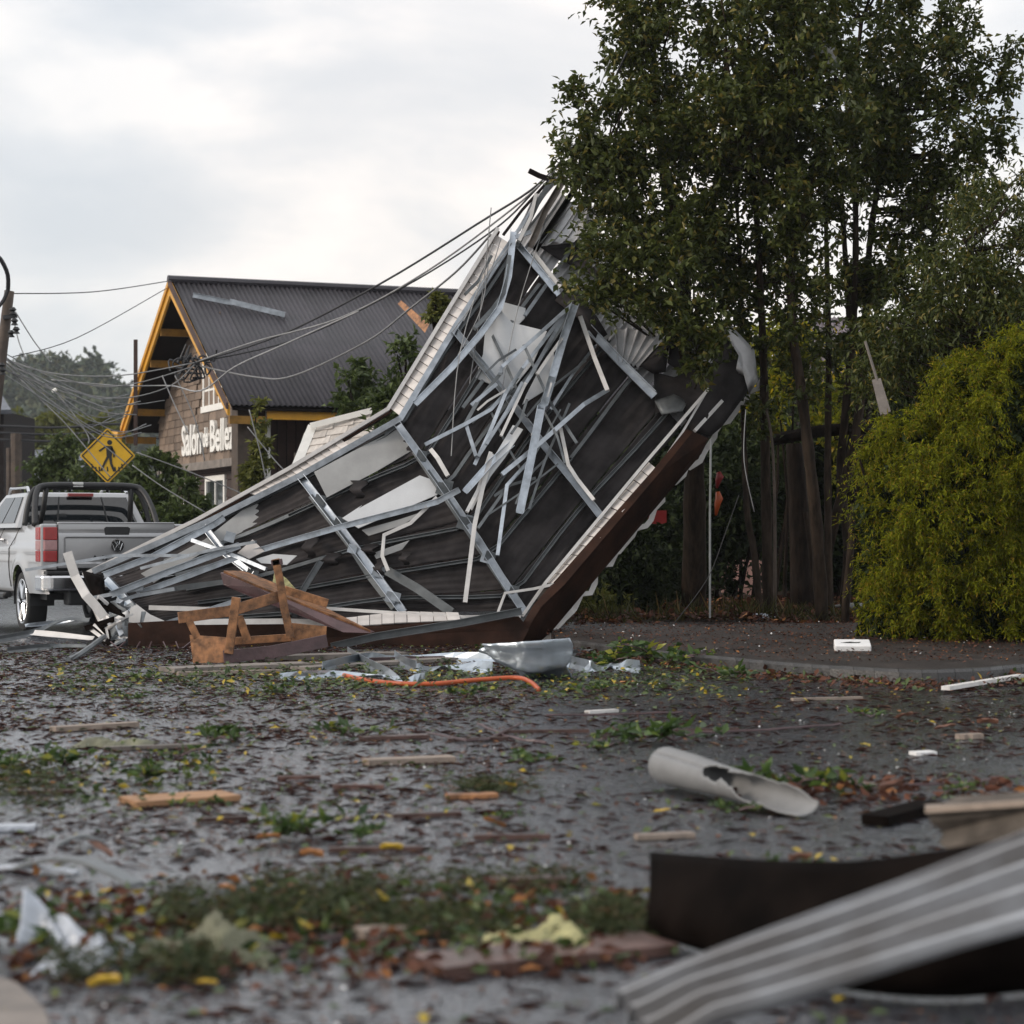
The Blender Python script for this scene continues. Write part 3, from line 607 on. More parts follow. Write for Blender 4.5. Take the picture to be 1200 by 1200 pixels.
fan = [((0, 418), (60, 437), (140, 440), kn, 'upper pale cable from pole to the knot of wires'), ((0, 420), (50, 436), (110, 452), (160, 449), (225, 430), 'second pale cable from pole to the knot of wires'),
       ((0, 423), (40, 440), (100, 462), (150, 466), (200, 452), (228, 427), 'lowest looping cable from pole to the knot of wires'), ((10, 425), (60, 470), (110, 512), (150, 545), 'wire falling from the pole towards the crossing sign'),
       ((10, 427), (60, 455), (100, 505), (104, 520), 'wire ending in the air above the crossing sign'), ((20, 435), (62, 458), (120, 482), (160, 486), 'short pale wire hanging over the dark bushes'),
       ((5, 425), (50, 470), (80, 500), (130, 560), 'steep pale wire dropping left of the crossing sign'), ((15, 370), (22, 400), (30, 420), 'short wire hanging from the insulators'), ((18, 365), (40, 400), (60, 425), 'thin wire leaving the insulators'),
       ((160, 530), (220, 552), (300, 585), 'thin wire crossing below the salon lettering'), ((155, 545), (190, 570), (240, 600), 'fine wire above the bush beside the salon'), ((190, 440), (205, 475), (222, 510), 'thin wire dangling in front of the gable'),
       ((205, 440), (228, 490), (240, 540), 'second thin wire dangling in front of the gable'), ((0, 432), (55, 452), (118, 476), (128, 488), 'cable with a white splice near the hill'), ((290, 500), (330, 548), (350, 560), 'slanting wire in front of the porch'), ((292, 480), (305, 530), (312, 565), 'steep pale wire in front of the brown post')]
for f in fan: cable(f[-1], [P(x, y, 35.5) for x, y in f[:-1]], .014, 'cablel', gc)
for i in range(9):
    y0 = 412 + i * 3; xe = rnd.uniform(120, 230); ye = rnd.uniform(440, 500) + (230 - xe) * .25; sg_ = rnd.uniform(8, 34)
    cable('%s from the top of the loose pale wires fanning out from the pole' % ('first', 'second', 'third', 'fourth', 'fifth', 'sixth', 'seventh', 'eighth', 'ninth')[i], [P(2, y0, 34), P(xe * .4, (y0 + ye) / 2 + sg_ * .6, 34.6), P(xe * .75, ye + sg_ * .5, 35), P(xe, ye, 35.3)], .012, 'cablel', gc)
m = MB(); m.tube([P(61, 459, 35.4), P(66, 456, 35.4)], .03, 6); tag(m.build('cable_splice', M_['whitew']), 'small white splice on a cable in front of the hill', 'splice')
for i, y in enumerate((500, 508, 516)):
    cable('dark overhead cable stretched low across the left background, %s of three' % ('highest', 'middle', 'lowest')[i], [P(-60, y - 4, 60), P(60, y + 1, 60), P(130, y - 3, 60), P(220, y - 2, 60)], .05, 'cable', 'low dark cables at left')
for (x, y0, w_, lab) in ((19, 508, .16, 'dark wooden pole behind the pickup cab, right of the thin one'), (11, 525, .09, 'thin dark pole behind the pickup cab')):
    m = MB(); b = P(x, 700, 60); b.z = 0; m.tube([b, P(x, y0, 60)], w_, 8); tag(m.build('wooden_pole', M_['pole']), lab, 'pole')
# knot of tangled wire
m = MB(); c0 = P(*kn, 36)
for i in range(14):
    a = c0 + Vector((rnd.uniform(-.3, .3), rnd.uniform(-.1, .1), rnd.uniform(-.2, .2)))
    pts = [a + Vector((rnd.uniform(-.18, .18), rnd.uniform(-.1, .1), rnd.uniform(-.22, .22))) for _ in range(5)]
    m.tube(smooth_line(pts, 3), .016, 4)
tag(m.build('wire_knot', M_['cable']), 'tangled knot of wires hanging in front of the gable', 'wire knot')
# crossing sign
DS = 37.0; sc0 = P(126, 534, DS); u = 1 / F * DS
st = thing('crossing_sign', 'yellow diamond pedestrian crossing sign behind the silver pickup', 'road sign', Vector((sc0.x, DS + .08, 0)))
def dia(r, y, t, mt_, nm):
    m = MB(); q = .06 * r
    pts = []
    for (dx, dz) in ((0, -1), (1, 0), (0, 1), (-1, 0)):
        tx, tz = -dz, dx
        c_ = Vector((sc0.x + dx * r, y, sc0.z + dz * r))
        pts += [c_ + Vector((-dx * q - tx * q, 0, -dz * q - tz * q)), c_ + Vector((-dx * q * .4, 0, -dz * q * .4)), c_ + Vector((-dx * q + tx * q, 0, -dz * q + tz * q))]
    m.plate(pts, t, Vector((0, -1, 0))); return m.build(nm, mt_, st)
dia(33 * u, DS, .02, M_['signy'], 'sign_plate')
m = MB()   # black border strip
for a, b in (((0, -1), (1, 0)), ((1, 0), (0, 1)), ((0, 1), (-1, 0)), ((-1, 0), (0, -1))):
    r_ = 29.6 * u; m.bar([Vector((sc0.x + a[0] * r_, DS - .004, sc0.z + a[1] * r_)), Vector((sc0.x + b[0] * r_, DS - .004, sc0.z + b[1] * r_))], .022, .004)
m.build('border', M_['black'], st)
def S(x, y, dy=-.004): return Vector((sc0.x + x * u, DS + dy, sc0.z - y * u))   # sign pixels about its centre
m = MB()
m.plate([S(3 * math.cos(i * .524) + 2.5, 3 * math.sin(i * .524) - 15.5) for i in range(12)], .004, Vector((0, -1, 0)))
for q in ([(-1, -11.5), (5.5, -11.5), (6.5, -9), (5, 1), (-1, 1), (-1.5, -8)], [(0, -11), (-9, -4.5), (-10.5, -6), (-2, -12)], [(5, -11), (9, -4), (8.5, 2), (6.8, 2), (6.6, -3), (4, -7)],
          [(-1, 1), (2.5, 1), (-2, 9), (-6, 17), (-8, 16), (-4.5, 8)], [(1.5, 1), (5, 1), (5.5, 9), (8.5, 16), (6, 17.5), (3, 10)], [(-8, 16), (-6, 17), (-4.5, 18.2), (-8.5, 17.6)], [(6, 17.2), (8.2, 16), (10, 18), (6.5, 18.8)]):
    m.plate([S(x, y, -.005 - .0005 * len(q)) for x, y in q], .003, Vector((0, -1, 0)))
m.build('walking_figure', M_['black'], st)
m = MB()
for i, x in enumerate((-18, -13.5, -9.5, 0, 9, 13.5, 17)):
    yy = 19 if abs(x) < 16 else 15.5; m.plate([S(x - 1, yy - 6 - .0), S(x + .4, yy - 6), S(x + 1.1, yy - .5), S(x - .6, yy - .5)], .003, Vector((0, -1, 0)))
m.build('crossing_stripes', M_['black'], st)
m = MB(); m.tube([Vector((sc0.x, DS + .05, 0)), Vector((sc0.x, DS + .05, sc0.z + .35))], .035, 8); m.build('post', M_['post'], st)
# ================================================================== PICKUP (local: x right, y forward, z up, rear at y = 0)
TH = R(25); rc = P(136, 660, 26.7)
tk = thing('pickup_truck', 'silver double cab pickup with black roll bar parked behind the wreck', 'pickup', Vector((rc.x, rc.y, 0)), TH)
WR, WY = .385, (1.15, 4.25); ARC = .47; HB = 1.36
def bodyx(z, y):      # half width of the side at height z
    b = .955 - .16 * ((z - .88) / .5) ** 2 * (1 if z > .88 else .5)
    if z > 1.10: b -= .02
    b += .035 * math.exp(-((z - 1.06) / .05) ** 2) * .5
    b -= max(0, y - 4.6) ** 2 * .35 + max(0, .16 - y) ** 2 * 3
    for wy in WY:
        dd = math.hypot(y - wy, z - WR); b += .035 * max(0, 1 - abs(dd - ARC - .03) / .13)
    return b
def side(sg):
    m = MB(); ny, nz = 104, 22; Y = np.linspace(0, 5.15, ny + 1); Z = np.linspace(.50, HB, nz + 1)
    vid = {}
    for j, z in enumerate(Z):
        for i, y in enumerate(Y):
            yy, zz_ = float(y), float(z)
            for wy in WY:
                dd = math.hypot(yy - wy, zz_ - WR)
                if dd < ARC: 
                    s_ = ARC / max(dd, 1e-3); yy, zz_ = wy + (yy - wy) * s_, WR + (zz_ - WR) * s_; 
                    if zz_ < .5: zz_ = .5
            vid[i, j] = len(m.v); m.v.append((sg * bodyx(zz_, yy), yy, zz_))
    for j in range(nz):
        for i in range(ny):
            yc, zc = (Y[i] + Y[i + 1]) / 2, (Z[j] + Z[j + 1]) / 2
            if any(math.hypot(yc - wy, zc - WR) < ARC - .02 for wy in WY): continue
            f = (vid[i, j], vid[i + 1, j], vid[i + 1, j + 1], vid[i, j + 1]); m.f.append(f if sg > 0 else f[::-1])
    return m
bd = MB(); 
for sg in (1, -1): s_ = side(sg); bd.add(s_.v, s_.f)
# bed rails, rear pillars, hood, floor
for sg in (1, -1):
    bd.add([(sg * x, y, z) for x, y, z in [(bodyx(HB, .5), 0.04, HB), (bodyx(HB, .5), 1.75, HB), (.74, 1.75, HB + .01), (.74, 0.04, HB + .01), (.74, 1.75, .8), (.74, .04, .8)]], [(0, 1, 2, 3), (3, 2, 4, 5)])
body = bd.build('body', M_['paint'], tk, True, smooth=True); 
m = MB(); m.box(-.76, .76, .06, 1.7, .78, .82); m.box(-.8, .8, 0.3, 5.0, .42, .50); m.build('bed_floor', M_['plastic'], tk, True)
m = MB(); m.plate([(-.88, 5.1, 1.0), (.88, 5.1, 1.0), (.86, 4.9, 1.15), (.80, 3.95, 1.30), (-.80, 3.95, 1.30), (-.86, 4.9, 1.15)], .03, Vector((0, .3, 1))); m.build('bonnet', M_['paint'], tk, True)
# tailgate with pressed centre
def tgx(u, v):
    x = -.735 + 1.47 * u; z = .83 + .54 * v
    y = -.02; d = abs(x)
    y += .022 * (1 if (.10 < v < .70 and d < .66) else 0)
    y += .012 * math.exp(-((v - .80) / .05) ** 2) - .012 * math.sin(v * math.pi)
    return Vector((x, y - .03, z))
m = MB(); m.grid(tgx, 48, 24); n0 = len(m.v); m.box(-.735, .735, -.03, .03, .835, 1.372); tg = m.build('tailgate', M_['paint'], tk, True)
m = MB(); m.box(-.735, .735, -.055, .035, 1.372, 1.392); m.build('tailgate_cap', M_['paint'], tg, True, bevel=.006)
m = MB(); m.plate([(-.15, -.056, 1.235), (.15, -.056, 1.235), (.165, -.056, 1.315), (.14, -.056, 1.335), (-.14, -.056, 1.335), (-.165, -.056, 1.315)], .02, Vector((0, -1, 0))); m.build('tailgate_handle', M_['plastic'], tg, True)
# round badge: ring with two joined letters
m = MB(); zc = 1.10
ring = [Vector((.078 * math.cos(a), -.062, zc + .078 * math.sin(a))) for a in np.linspace(0, 2 * math.pi, 25)]
m.tube(ring, .007, 6)
for seg in ([(-.035, .066), (-.018, .012), (0, .045), (.018, .012), (.035, .066)], [(-.066, .03), (-.034, -.055), (0, .012), (.034, -.055), (.066, .03)]):
    m.tube([Vector((x, -.062, zc + z)) for x, z in seg], .007, 5)
m.build('badge', M_['chrome'], tk, True)
m = MB(); m.plate([Vector((.076 * math.cos(a), -.050, zc + .076 * math.sin(a))) for a in np.linspace(0, 2 * math.pi, 20, endpoint=False)], .004, Vector((0, -1, 0))); m.build('badge_disc', M_['plastic'], tk, True)
for i, ch in enumerate('AMAROK'):
    text_mesh('letter', ch, .075, M_['plastic'], tk, Vector((-.31 + i * .118, -.052, .925)), Vector((1, 0, 0)), Vector((0, 0, 1)), .004, .003, 1.2, world=False)
# tail lights
for sg in (1, -1):
    m = MB(); pr = [(sg * .745, -.045), (sg * .90, -.040), (sg * .955, .02), (sg * .975, .17), (sg * .90, .10), (sg * .745, .0)]
    zs = (.90, 1.06, 1.20, 1.33)
    for k_, (a, b, mt_) in enumerate(((.90, 1.04, 'red'), (1.045, 1.165, 'lampw'), (1.17, 1.33, 'red'))):
        m = MB(); q = [(x, y, a) for x, y in pr] + [(x, y, b) for x, y in pr]
        m.add(q, [(0, 1, 2, 3, 4, 5)[::-1], (6, 7, 8, 9, 10, 11)] + [(i, (i + 1) % 6, 6 + (i + 1) % 6, 6 + i) for i in range(6)])
        if k_ == 0: tl = m.build('tail_lamp', M_[mt_], tk, True, bevel=.01)
        else: m.build('reverse_lens' if k_ == 1 else 'brake_lens', M_[mt_], tl, True, bevel=.008)
    m = MB(); m.box(min(sg * .74, sg * .945), max(sg * .74, sg * .945), -.02, .08, .80, 1.37); m.build('rear_pillar', M_['paint'], tk, True, bevel=.02)
# bumper
m = MB(); m.plate([(-.97, .25, .0), (-.96, -.08, 0), (-.86, -.17, 0), (.86, -.17, 0), (.96, -.08, 0), (.97, .25, 0), (.8, .2, 0), (-.8, .2, 0)], .20, Vector((0, 0, 1)))
m.v = [(x, y, z + .74) for x, y, z in m.v]; m.build('bumper', M_['chrome'], tk, True, bevel=.035)
m = MB(); m.box(-.90, .90, -.165, .15, .745, .785); m.build('bumper_step', M_['plastic'], tk, True, bevel=.01)
m = MB(); m.box(-.62, .62, -.08, .2, .36, .545); m.build('bumper_valance', M_['plastic'], tk, True, bevel=.03)
m = MB(); m.box(-.30, .30, -.19, -.16, .57, .72); m.build('plate_recess', M_['plastic'], tk, True)
m = MB(); m.box(-.22, .22, -.197, -.19, .585, .705); pl = m.build('number_plate', M_['plate'], tk, True)
text_mesh('plate_number', '64', .10, M_['black'], tk, Vector((.09, -.199, .61)), Vector((1, 0, 0)), Vector((0, 0, 1)), .001, 0.002, 1.0, world=False)
text_mesh('plate_letters', '\u00b7', .10, M_['black'], tk, Vector((.02, -.199, .61)), Vector((1, 0, 0)), Vector((0, 0, 1)), .001, 0.002, 1.0, world=False)
# cab
cabp = [(.885, 1.72, HB - .02), (.885, 4.35, HB - .04), (.72, 1.93, 1.76), (.70, 3.55, 1.79)]
def rf(a, b): return a + b
m = MB(); low = [(-.885, 1.72), (.885, 1.72), (.885, 4.3), (-.885, 4.3)]; top = [(-.70, 1.93), (.70, 1.93), (.68, 3.35), (-.68, 3.35)]
m.add([(x, y, HB - .03) for x, y in low] + [(x, y, 1.80) for x, y in top], [(0, 1, 5, 4), (1, 2, 6, 5), (2, 3, 7, 6), (3, 0, 4, 7), (4, 5, 6, 7)]); m.build('cab', M_['paint'], tk, True, bevel=.06)
def L4(a, b, t): return tuple(a[i] + (b[i] - a[i]) * t for i in range(3))
def quad_on(p00, p10, p11, p01, u0, u1, v0, v1, n, offd):
    def q(u_, v_): a = L4(p00, p10, u_); b = L4(p01, p11, u_); return Vector(L4(a, b, v_)) + n * offd
    return [q(u0, v0), q(u1, v0), q(u1, v1), q(u0, v1)]
a0, a1, a2, a3 = (-.885, 1.72, HB - .03), (.885, 1.72, HB - .03), (.70, 1.93, 1.80), (-.70, 1.93, 1.80)
nr = Vector((0, -1, .47)).normalized()
m = MB(); m.plate(quad_on(a0, a1, a2, a3, .07, .93, .10, .86, nr, .012), .02, nr); rw = m.build('rear_window', M_['cglass'], tk, True)
for u0 in (.30, .69):
    m = MB(); m.plate(quad_on(a0, a1, a2, a3, u0, u0 + .012, .10, .86, nr, .018), .004, nr); m.build('window_divider', M_['plastic'], rw, True)
for sg in (-1, 1):
    b0, b1, b2, b3 = (sg * .885, 1.72, HB - .03), (sg * .885, 4.3, HB - .03), (sg * .68, 3.35, 1.80), (sg * .70, 1.93, 1.80)
    ns = Vector((sg, 0, .42)).normalized()
    for (u0, u1) in ((.07, .36), (.39, .78)):
        m = MB(); m.plate(quad_on(b0, b1, b2, b3, u0, u1, .13, .86, ns, .012), .02, ns); m.build('side_window', M_['cglass'], tk, True)
    m = MB(); m.tube([(sg * .66, 1.98, 1.80), (sg * .65, 2.1, 1.865), (sg * .64, 3.2, 1.87), (sg * .63, 3.35, 1.80)], .022, 6); m.build('roof_rail', M_['chrome'], tk, True)
    for y in (1.82, 2.78, 3.72):
        m = MB(); pts = [(sg * (bodyx(z, y) + .004), y, z) for z in (.56, .7, .85, .95, 1.06, 1.2, 1.33)]; m.tube(pts, .006, 4); m.build('door_gap', M_['plastic'], tk, True)
    for y in (2.5, 3.45):
        m = MB(); m.tube([(sg * (bodyx(1.17, y) + .01), y - .1, 1.17), (sg * (bodyx(1.17, y) + .045), y - .06, 1.175), (sg * (bodyx(1.17, y) + .045), y + .08, 1.175), (sg * (bodyx(1.17, y) + .01), y + .1, 1.17)], .018, 6); m.build('door_handle', M_['paint'], tk, True)
    m = MB(); m.tube([(sg * .97, 1.75, .46), (sg * .99, 1.85, .44), (sg * .99, 3.6, .44), (sg * .97, 3.7, .46)], .045, 8); m.build('side_step', M_['plastic'], tk, True)
    m = MB(); m.box(min(sg * .93, sg * 1.16), max(sg * .93, sg * 1.16), 3.92, 4.02, 1.28, 1.5); m.build('wing_mirror', M_['paint'], tk, True, bevel=.04)
m = MB(); m.box(-.17, .17, 1.83, 1.90, 1.745, 1.79); m.build('third_brake_lamp', M_['red'], tk, True, bevel=.008)
# wheels
for sg in (-1, 1):
    for wy in WY:
        m = MB(); x0 = sg * .68; x1 = sg * .93; seg = 36; prof = [(x0, WR - .09), (x0, WR - .02), (x0 + sg * .03, WR), (x1 - sg * .03, WR), (x1, WR - .02), (x1 - sg * .005, WR - .10)]
        for (px_, r_) in prof:
            for i in range(seg): a = 2 * math.pi * i / seg; m.v.append((px_, wy + r_ * math.cos(a), WR + r_ * math.sin(a)))
        for j in range(len(prof) - 1):
            for i in range(seg): m.f.append((j * seg + i, j * seg + (i + 1) % seg, (j + 1) * seg + (i + 1) % seg, (j + 1) * seg + i))
        wo = m.build('wheel', M_['rubber'], tk, True, smooth=True)
        m = MB()
        for i in range(6):
            a = 2 * math.pi * i / 6; c, s_ = math.cos(a), math.sin(a)
            m.tube([(x1 - sg * .03, wy + .04 * c, WR + .04 * s_), (x1 - sg * .02, wy + .17 * c, WR + .17 * s_), (x1 - sg * .025, wy + .275 * c, WR + .275 * s_)], .032, 5, [1.2, .9, 1.1])
        rg = [(x1 - sg * .015, wy + .28 * math.cos(a), WR + .28 * math.sin(a)) for a in np.linspace(0, 2 * math.pi, 31)]; m.tube(rg, .018, 5); m.build('rim', M_['chrome'], wo, True)
        m = MB(); m.plate([(x0 + sg * .05, wy + .28 * math.cos(a), WR + .28 * math.sin(a)) for a in np.linspace(0, 2 * math.pi, 20, endpoint=False)], .02, Vector((sg, 0, 0))); m.build('brake_backing', M_['plastic'], wo, True)
        m = MB(); arc = [(sg * .62, wy + (ARC + .01) * math.cos(a), WR + (ARC + .01) * math.sin(a)) for a in np.linspace(-.1, math.pi + .1, 16)]
        arc2 = [(sg * .93, y, z) for x, y, z in arc]; m.add(arc + arc2, [(i, i + 1, 17 + i, 16 + i) for i in range(15)]); m.build('wheel_arch_liner', M_['plastic'], tk, True)
# roll bar
m = MB()
def rb(pts, r=.036): m.tube(smooth_line(pts, 5), r, 8)
rb([(-.80, .98, HB), (-.77, 1.12, 1.58), (-.70, 1.30, 1.80), (-.56, 1.38, 1.875), (0, 1.40, 1.885), (.56, 1.38, 1.875), (.70, 1.30, 1.80), (.77, 1.12, 1.58), (.80, .98, HB)], .042)
rb([(-.83, 1.45, HB), (-.78, 1.50, 1.60), (-.70, 1.55, 1.80), (-.56, 1.58, 1.855), (0, 1.6, 1.865), (.56, 1.58, 1.855), (.70, 1.55, 1.80), (.78, 1.50, 1.60), (.83, 1.45, HB)], .036)
for sg in (-1, 1):
    m.tube([(sg * .56, 1.38, 1.87), (sg * .58, 1.5, 1.55), (sg * .60, 1.6, HB)], .036, 8); m.tube([(sg * .45, 1.39, 1.87), (sg * .45, 1.42, 1.80)], .02, 6); m.tube([(sg * .25, 1.39, 1.87), (sg * .25, 1.42, 1.80)], .02, 6)
m.build('roll_bar', M_['plastic'], tk, True, smooth=True)
m = MB(); m.box(-.22, -.08, 1.36, 1.44, 1.86, 1.925); m.build('roll_bar_lamp', M_['plate'], tk, True, bevel=.008)

# ================================================================== COLLAPSED ROOF
# stations from the crumpled left end to the torn top: upper edge U and lower edge Lw in the picture, with real depths
US = [(112, 672, 25.6), (250, 612, 25.4), (354, 560, 25.2), (470, 494, 25.1), (535, 386, 25.7), (602, 284, 26.4), (655, 212, 26.9)]
LO = [(165, 736, 24.5), (340, 730, 24.35), (472, 716, 24.3), (613, 716, 24.2), (705, 606, 24.7), (798, 500, 25.3), (862, 425, 25.9)]
PU = [P(*a) for a in US]; PL = [P(*a) for a in LO]
FN = Vector((-.05, -1, .28)).normalized()       # out of the underside towards the street
def S_(u_, v_, offd=0.0):                        # u along 0..6, v across 0..1, offd towards the viewer
    i = min(int(u_), 5); t = u_ - i
    return PU[i].lerp(PU[i + 1], t).lerp(PL[i].lerp(PL[i + 1], t), v_) + FN * offd
def dep(px, py):                                 # depth of the underside at a pixel, by the nearest surface sample
    best = min(SAMP, key=lambda s_: (s_[0] - px) ** 2 + (s_[1] - py) ** 2); return best[2]
SAMP = []
for i in range(61):
    for j in range(13):
        q = S_(i / 10, j / 12); SAMP.append((600 + q.x / q.y * F, HZ - (q.z - EYE) / q.y * F, q.y))
def D(px, py, o): return P(px, py, dep(px, py) - o)
wr = thing('collapsed_roof', 'torn off roof standing on edge, dark underside crossed by steel channels', 'collapsed roof', P(500, 745, 24.6) * 1)
WL[wr.name] = Vector(wr.location)
# felt in bays between beams, ribbed by the sheeting beneath
bays = [(0, 1), (1, 2), (2, 3), (3, 4), (4, 5)]
def feltpt(u_, v_):
    rib = .010 * math.sin(v_ * 2 * math.pi * 26) + .022 * math.sin(u_ * 5.1 + v_ * 9) * math.sin(v_ * 13 + u_ * 2) + .012 * math.sin(u_ * 17 + v_ * 4)
    return S_(u_, v_, -.02 + rib)
strips = [(-.02, .165), (.17, .35), (.355, .53), (.535, .71), (.715, .89), (.895, 1.0)]
for (a, b) in bays:
    for si, (v0, v1) in enumerate(strips):
        pass
        m = MB(); oo = rnd.uniform(0, .015)
        def ff(x, y, a=a, b=b, v0=v0, v1=v1, oo=oo, si=si):
            return feltpt(a + (b - a) * x + .004, v0 + (v1 - v0) * y) + FN * oo
        m.grid(ff, 14, 16); m.build('felt_panel', M_['felt'], wr, smooth=True, solid=.004)
# the last, torn bay: pale sheets with ragged felt flaps
for si in range(5):
    v0 = si / 5 + .005; v1 = (si + 1) / 5 - .005; m = MB()
    def ff(x, y, si=si, v0=v0, v1=v1):
        uu = 5.0 + x * (.92 - .25 * math.sin(si * 2.2) ** 2); v_ = v0 + (v1 - v0) * y
        return S_(uu, v_, -.10 + .016 * (1 if (y * 5) % 1 < .25 else 0) + .12 * x * x * math.sin(si * 1.7 + 1) + .03 * math.sin(x * 6 + si))
    m.grid(ff, 10, 20); m.build('roof_sheet', M_['sheet'], wr, solid=.004)
def flap(pts, dd, ff=.10, nm='felt_flap', mt_='felt', t=.006):
    """ragged flap filled from a pixel outline, bulging towards the viewer"""
    cx = sum(p[0] for p in pts) / len(pts); cy = sum(p[1] for p in pts) / len(pts); dc = dep(cx, cy) - dd
    m = MB(); n = len(pts); rings = 4; dv = [dep(*p) - dd for p in pts]
    for r_ in range(1, rings + 1):
        s_ = r_ / rings
        for (x, y), dq in zip(pts, dv):
            m.v.append(tuple(P(cx + (x - cx) * s_, cy + (y - cy) * s_, (dc + (dq - dc) * s_) - ff * (1 - s_ * s_) + .03 * math.sin(x * .13 + s_ * 5) * math.sin(y * .1))))
    m.v.append(tuple(P(cx, cy, dc - ff))); c_ = len(m.v) - 1
    for i in range(n): m.f.append((c_, i, (i + 1) % n))
    for r_ in range(rings - 1):
        for i in range(n): m.f.append((r_ * n + i, (r_ + 1) * n + i, (r_ + 1) * n + (i + 1) % n, r_ * n + (i + 1) % n))
    return m.build(nm, M_[mt_], wr, smooth=True, solid=t)
flap([(766, 436), (790, 442), (835, 425), (872, 420), (884, 445), (868, 470), (846, 500), (832, 512), (810, 505), (800, 480), (768, 484)], .05, .10)
flap([(780, 380), (796, 385), (803, 398), (784, 402), (782, 420), (780, 436), (765, 438), (752, 430), (735, 432), (760, 400)], .10, .12)
flap([(786, 400), (838, 380), (852, 392), (858, 412), (852, 425), (835, 435), (800, 438), (782, 425)], .02, -.05)
flap([(650, 352), (662, 338), (676, 340), (700, 372), (712, 392), (700, 400), (676, 372)], .14, .12)
flap([(632, 289), (668, 285), (690, 270), (745, 330), (720, 345), (690, 320), (655, 305)], .06, .08)
flap([(767, 470), (790, 462), (806, 470), (800, 482), (775, 486)], .16, .06, 'sheet_scrap', 'steeld')
flap([(840, 376), (850, 374), (884, 410), (888, 446), (878, 462), (872, 440), (862, 436), (866, 415), (852, 390)], .10, .02, 'edge_sheet', 'sheet')
def ribbed(q4, dd, nr_, curl=.0, mt_='sheet'):
    q = [D(x, y, o_) for (x, y), o_ in zip(q4, dd)]; m = MB()
    def fn(u_, v_):
        p = q[0].lerp(q[1], u_).lerp(q[3].lerp(q[2], u_), v_); ph = (u_ * nr_) % 1
        return p + FN * ((.022 if ph < .18 else 0) + curl * (v_ - .3) ** 2 + .010 * math.sin(v_ * 9 + u_ * 4)) + Vector((0, 0, .015 * math.sin(u_ * 31) * (1 if v_ in (0, 1) else 0)))
    m.grid(fn, nr_ * 11, 8); m.build('bent_sheet', M_[mt_], wr, solid=.004)
ribbed([(632, 287), (703, 280), (712, 244), (672, 238)], (.10, .25, .3, .15), 5, .10)
ribbed([(668, 262), (700, 258), (700, 246), (680, 240)], (.35, .3, .3, .3), 2, .1)
ribbed([(690, 310), (722, 322), (738, 312), (706, 294)], (.15, .2, .2, .15), 3, .2)
ribbed([(715, 300), (745, 310), (748, 282), (720, 268)], (.15, .2, .2, .15), 3, .1)
ribbed([(724, 424), (748, 430), (790, 386), (720, 386)], (.12, .15, .2, .15), 5, .05)
ribbed([(604, 274), (620, 264), (634, 226), (624, 236)], (.05, .1, .1, .05), 2, .05)
# purlins running along the roof
for v_ in (.02, .20, .38, .56, .74, .92):
    pts = [S_(u_, v_ + .008 * math.sin(u_ * 3 + v_ * 20), .05 + .01 * math.sin(u_ * 4)) for u_ in np.linspace(.5, 5.05 if v_ > .3 else 4.9, 20)]
    for a in range(0, 19, 5):
        seg = pts[a:a + 6]
        if len(seg) > 1: m = MB(); m.chan(seg, .042, .05, rnd.choice((1, -1)), FN * 1); m.build('purlin', M_['steeld'], wr)
# upper edge trim and its soffit panels
OUT = [Vector(P(x, y, d)) for x, y, d in [(100, 675, 25.8), (232, 611, 25.6), (340, 551, 25.4), (455, 482, 25.35), (519, 377, 25.9), (583, 272, 26.6)]]
INN = PU[:6]
def edge_pt(L_, t): i = min(int(t), len(L_) - 2); return L_[i].lerp(L_[i + 1], t - i)
m = MB(); m.chan([q + FN * .10 for q in INN], .07, .08, -1); m.build('edge_channel', M_['steel'], wr)
m = MB(); m.bar([q + FN * .07 for q in OUT], .045, .10); m.build('edge_strip', M_['whitep'], wr)
m = MB(); m.bar([q + FN * -.06 + Vector((-.01, .08, .01)) for q in OUT], .05, .16); m.build('outer_fascia', M_['brown'], wr)
def soff(A, B, t0, t1, n, gap=()):
    for i in range(n):
        if i in gap: continue
        a = t0 + (t1 - t0) * i / n; b = t0 + (t1 - t0) * (i + .94) / n; o = rnd.uniform(.02, .035)
        m = MB(); q = [edge_pt(A, a).lerp(edge_pt(B, a), .06), edge_pt(A, b).lerp(edge_pt(B, b), .06), edge_pt(A, b).lerp(edge_pt(B, b), .90), edge_pt(A, a).lerp(edge_pt(B, a), .90)]
        q = [v + FN * o for v in q]; q[0] = q[0] + FN * .012; q[3] = q[3] + FN * .012
        m.plate(q, .012); m.build('soffit_panel', M_['soffit'], wr)
soff(OUT, INN, 3.03, 4.97, 22); soff(OUT, INN, 1.55, 2.52, 13, ()); 
# lower right edge: rails, soffit panels, heavy brown fascia
RI = [P(641, 684, 24.2), P(760, 541, 24.9)]; RO = [P(661, 684, 23.95), P(773, 552, 24.7)]
soff(RI, RO, 0, 1, 13)
m = MB(); m.bar([P(612, 722, 24.0), P(640, 682, 24.1), P(758, 540, 24.8), P(830, 456, 25.4)], .035, .05); m.build('edge_rail', M_['whitep'], wr)
m = MB(); m.bar([P(776, 541, 24.85), P(800, 506, 25.1), P(826, 462, 25.4)], .025, .04); m.build('edge_rail', M_['whitep'], wr)
m = MB(); m.bar([P(814, 505, 25.2), P(846, 470, 25.5)], .04, .04); m.build('edge_rail', M_['whitep'], wr)
m = MB(); m.chan([P(826, 512, 25.4), P(888, 440, 26.0)], .09, .07); m.build('edge_channel', M_['steeld'], wr)
fasc = [P(607, 756, 23.7), P(634, 711, 23.8), P(662, 685, 23.9), P(774, 553, 24.65), P(812, 506, 25.0), P(831, 514, 25.2), P(822, 532, 25.3), P(645, 742, 24.2), P(628, 756, 24.0)]
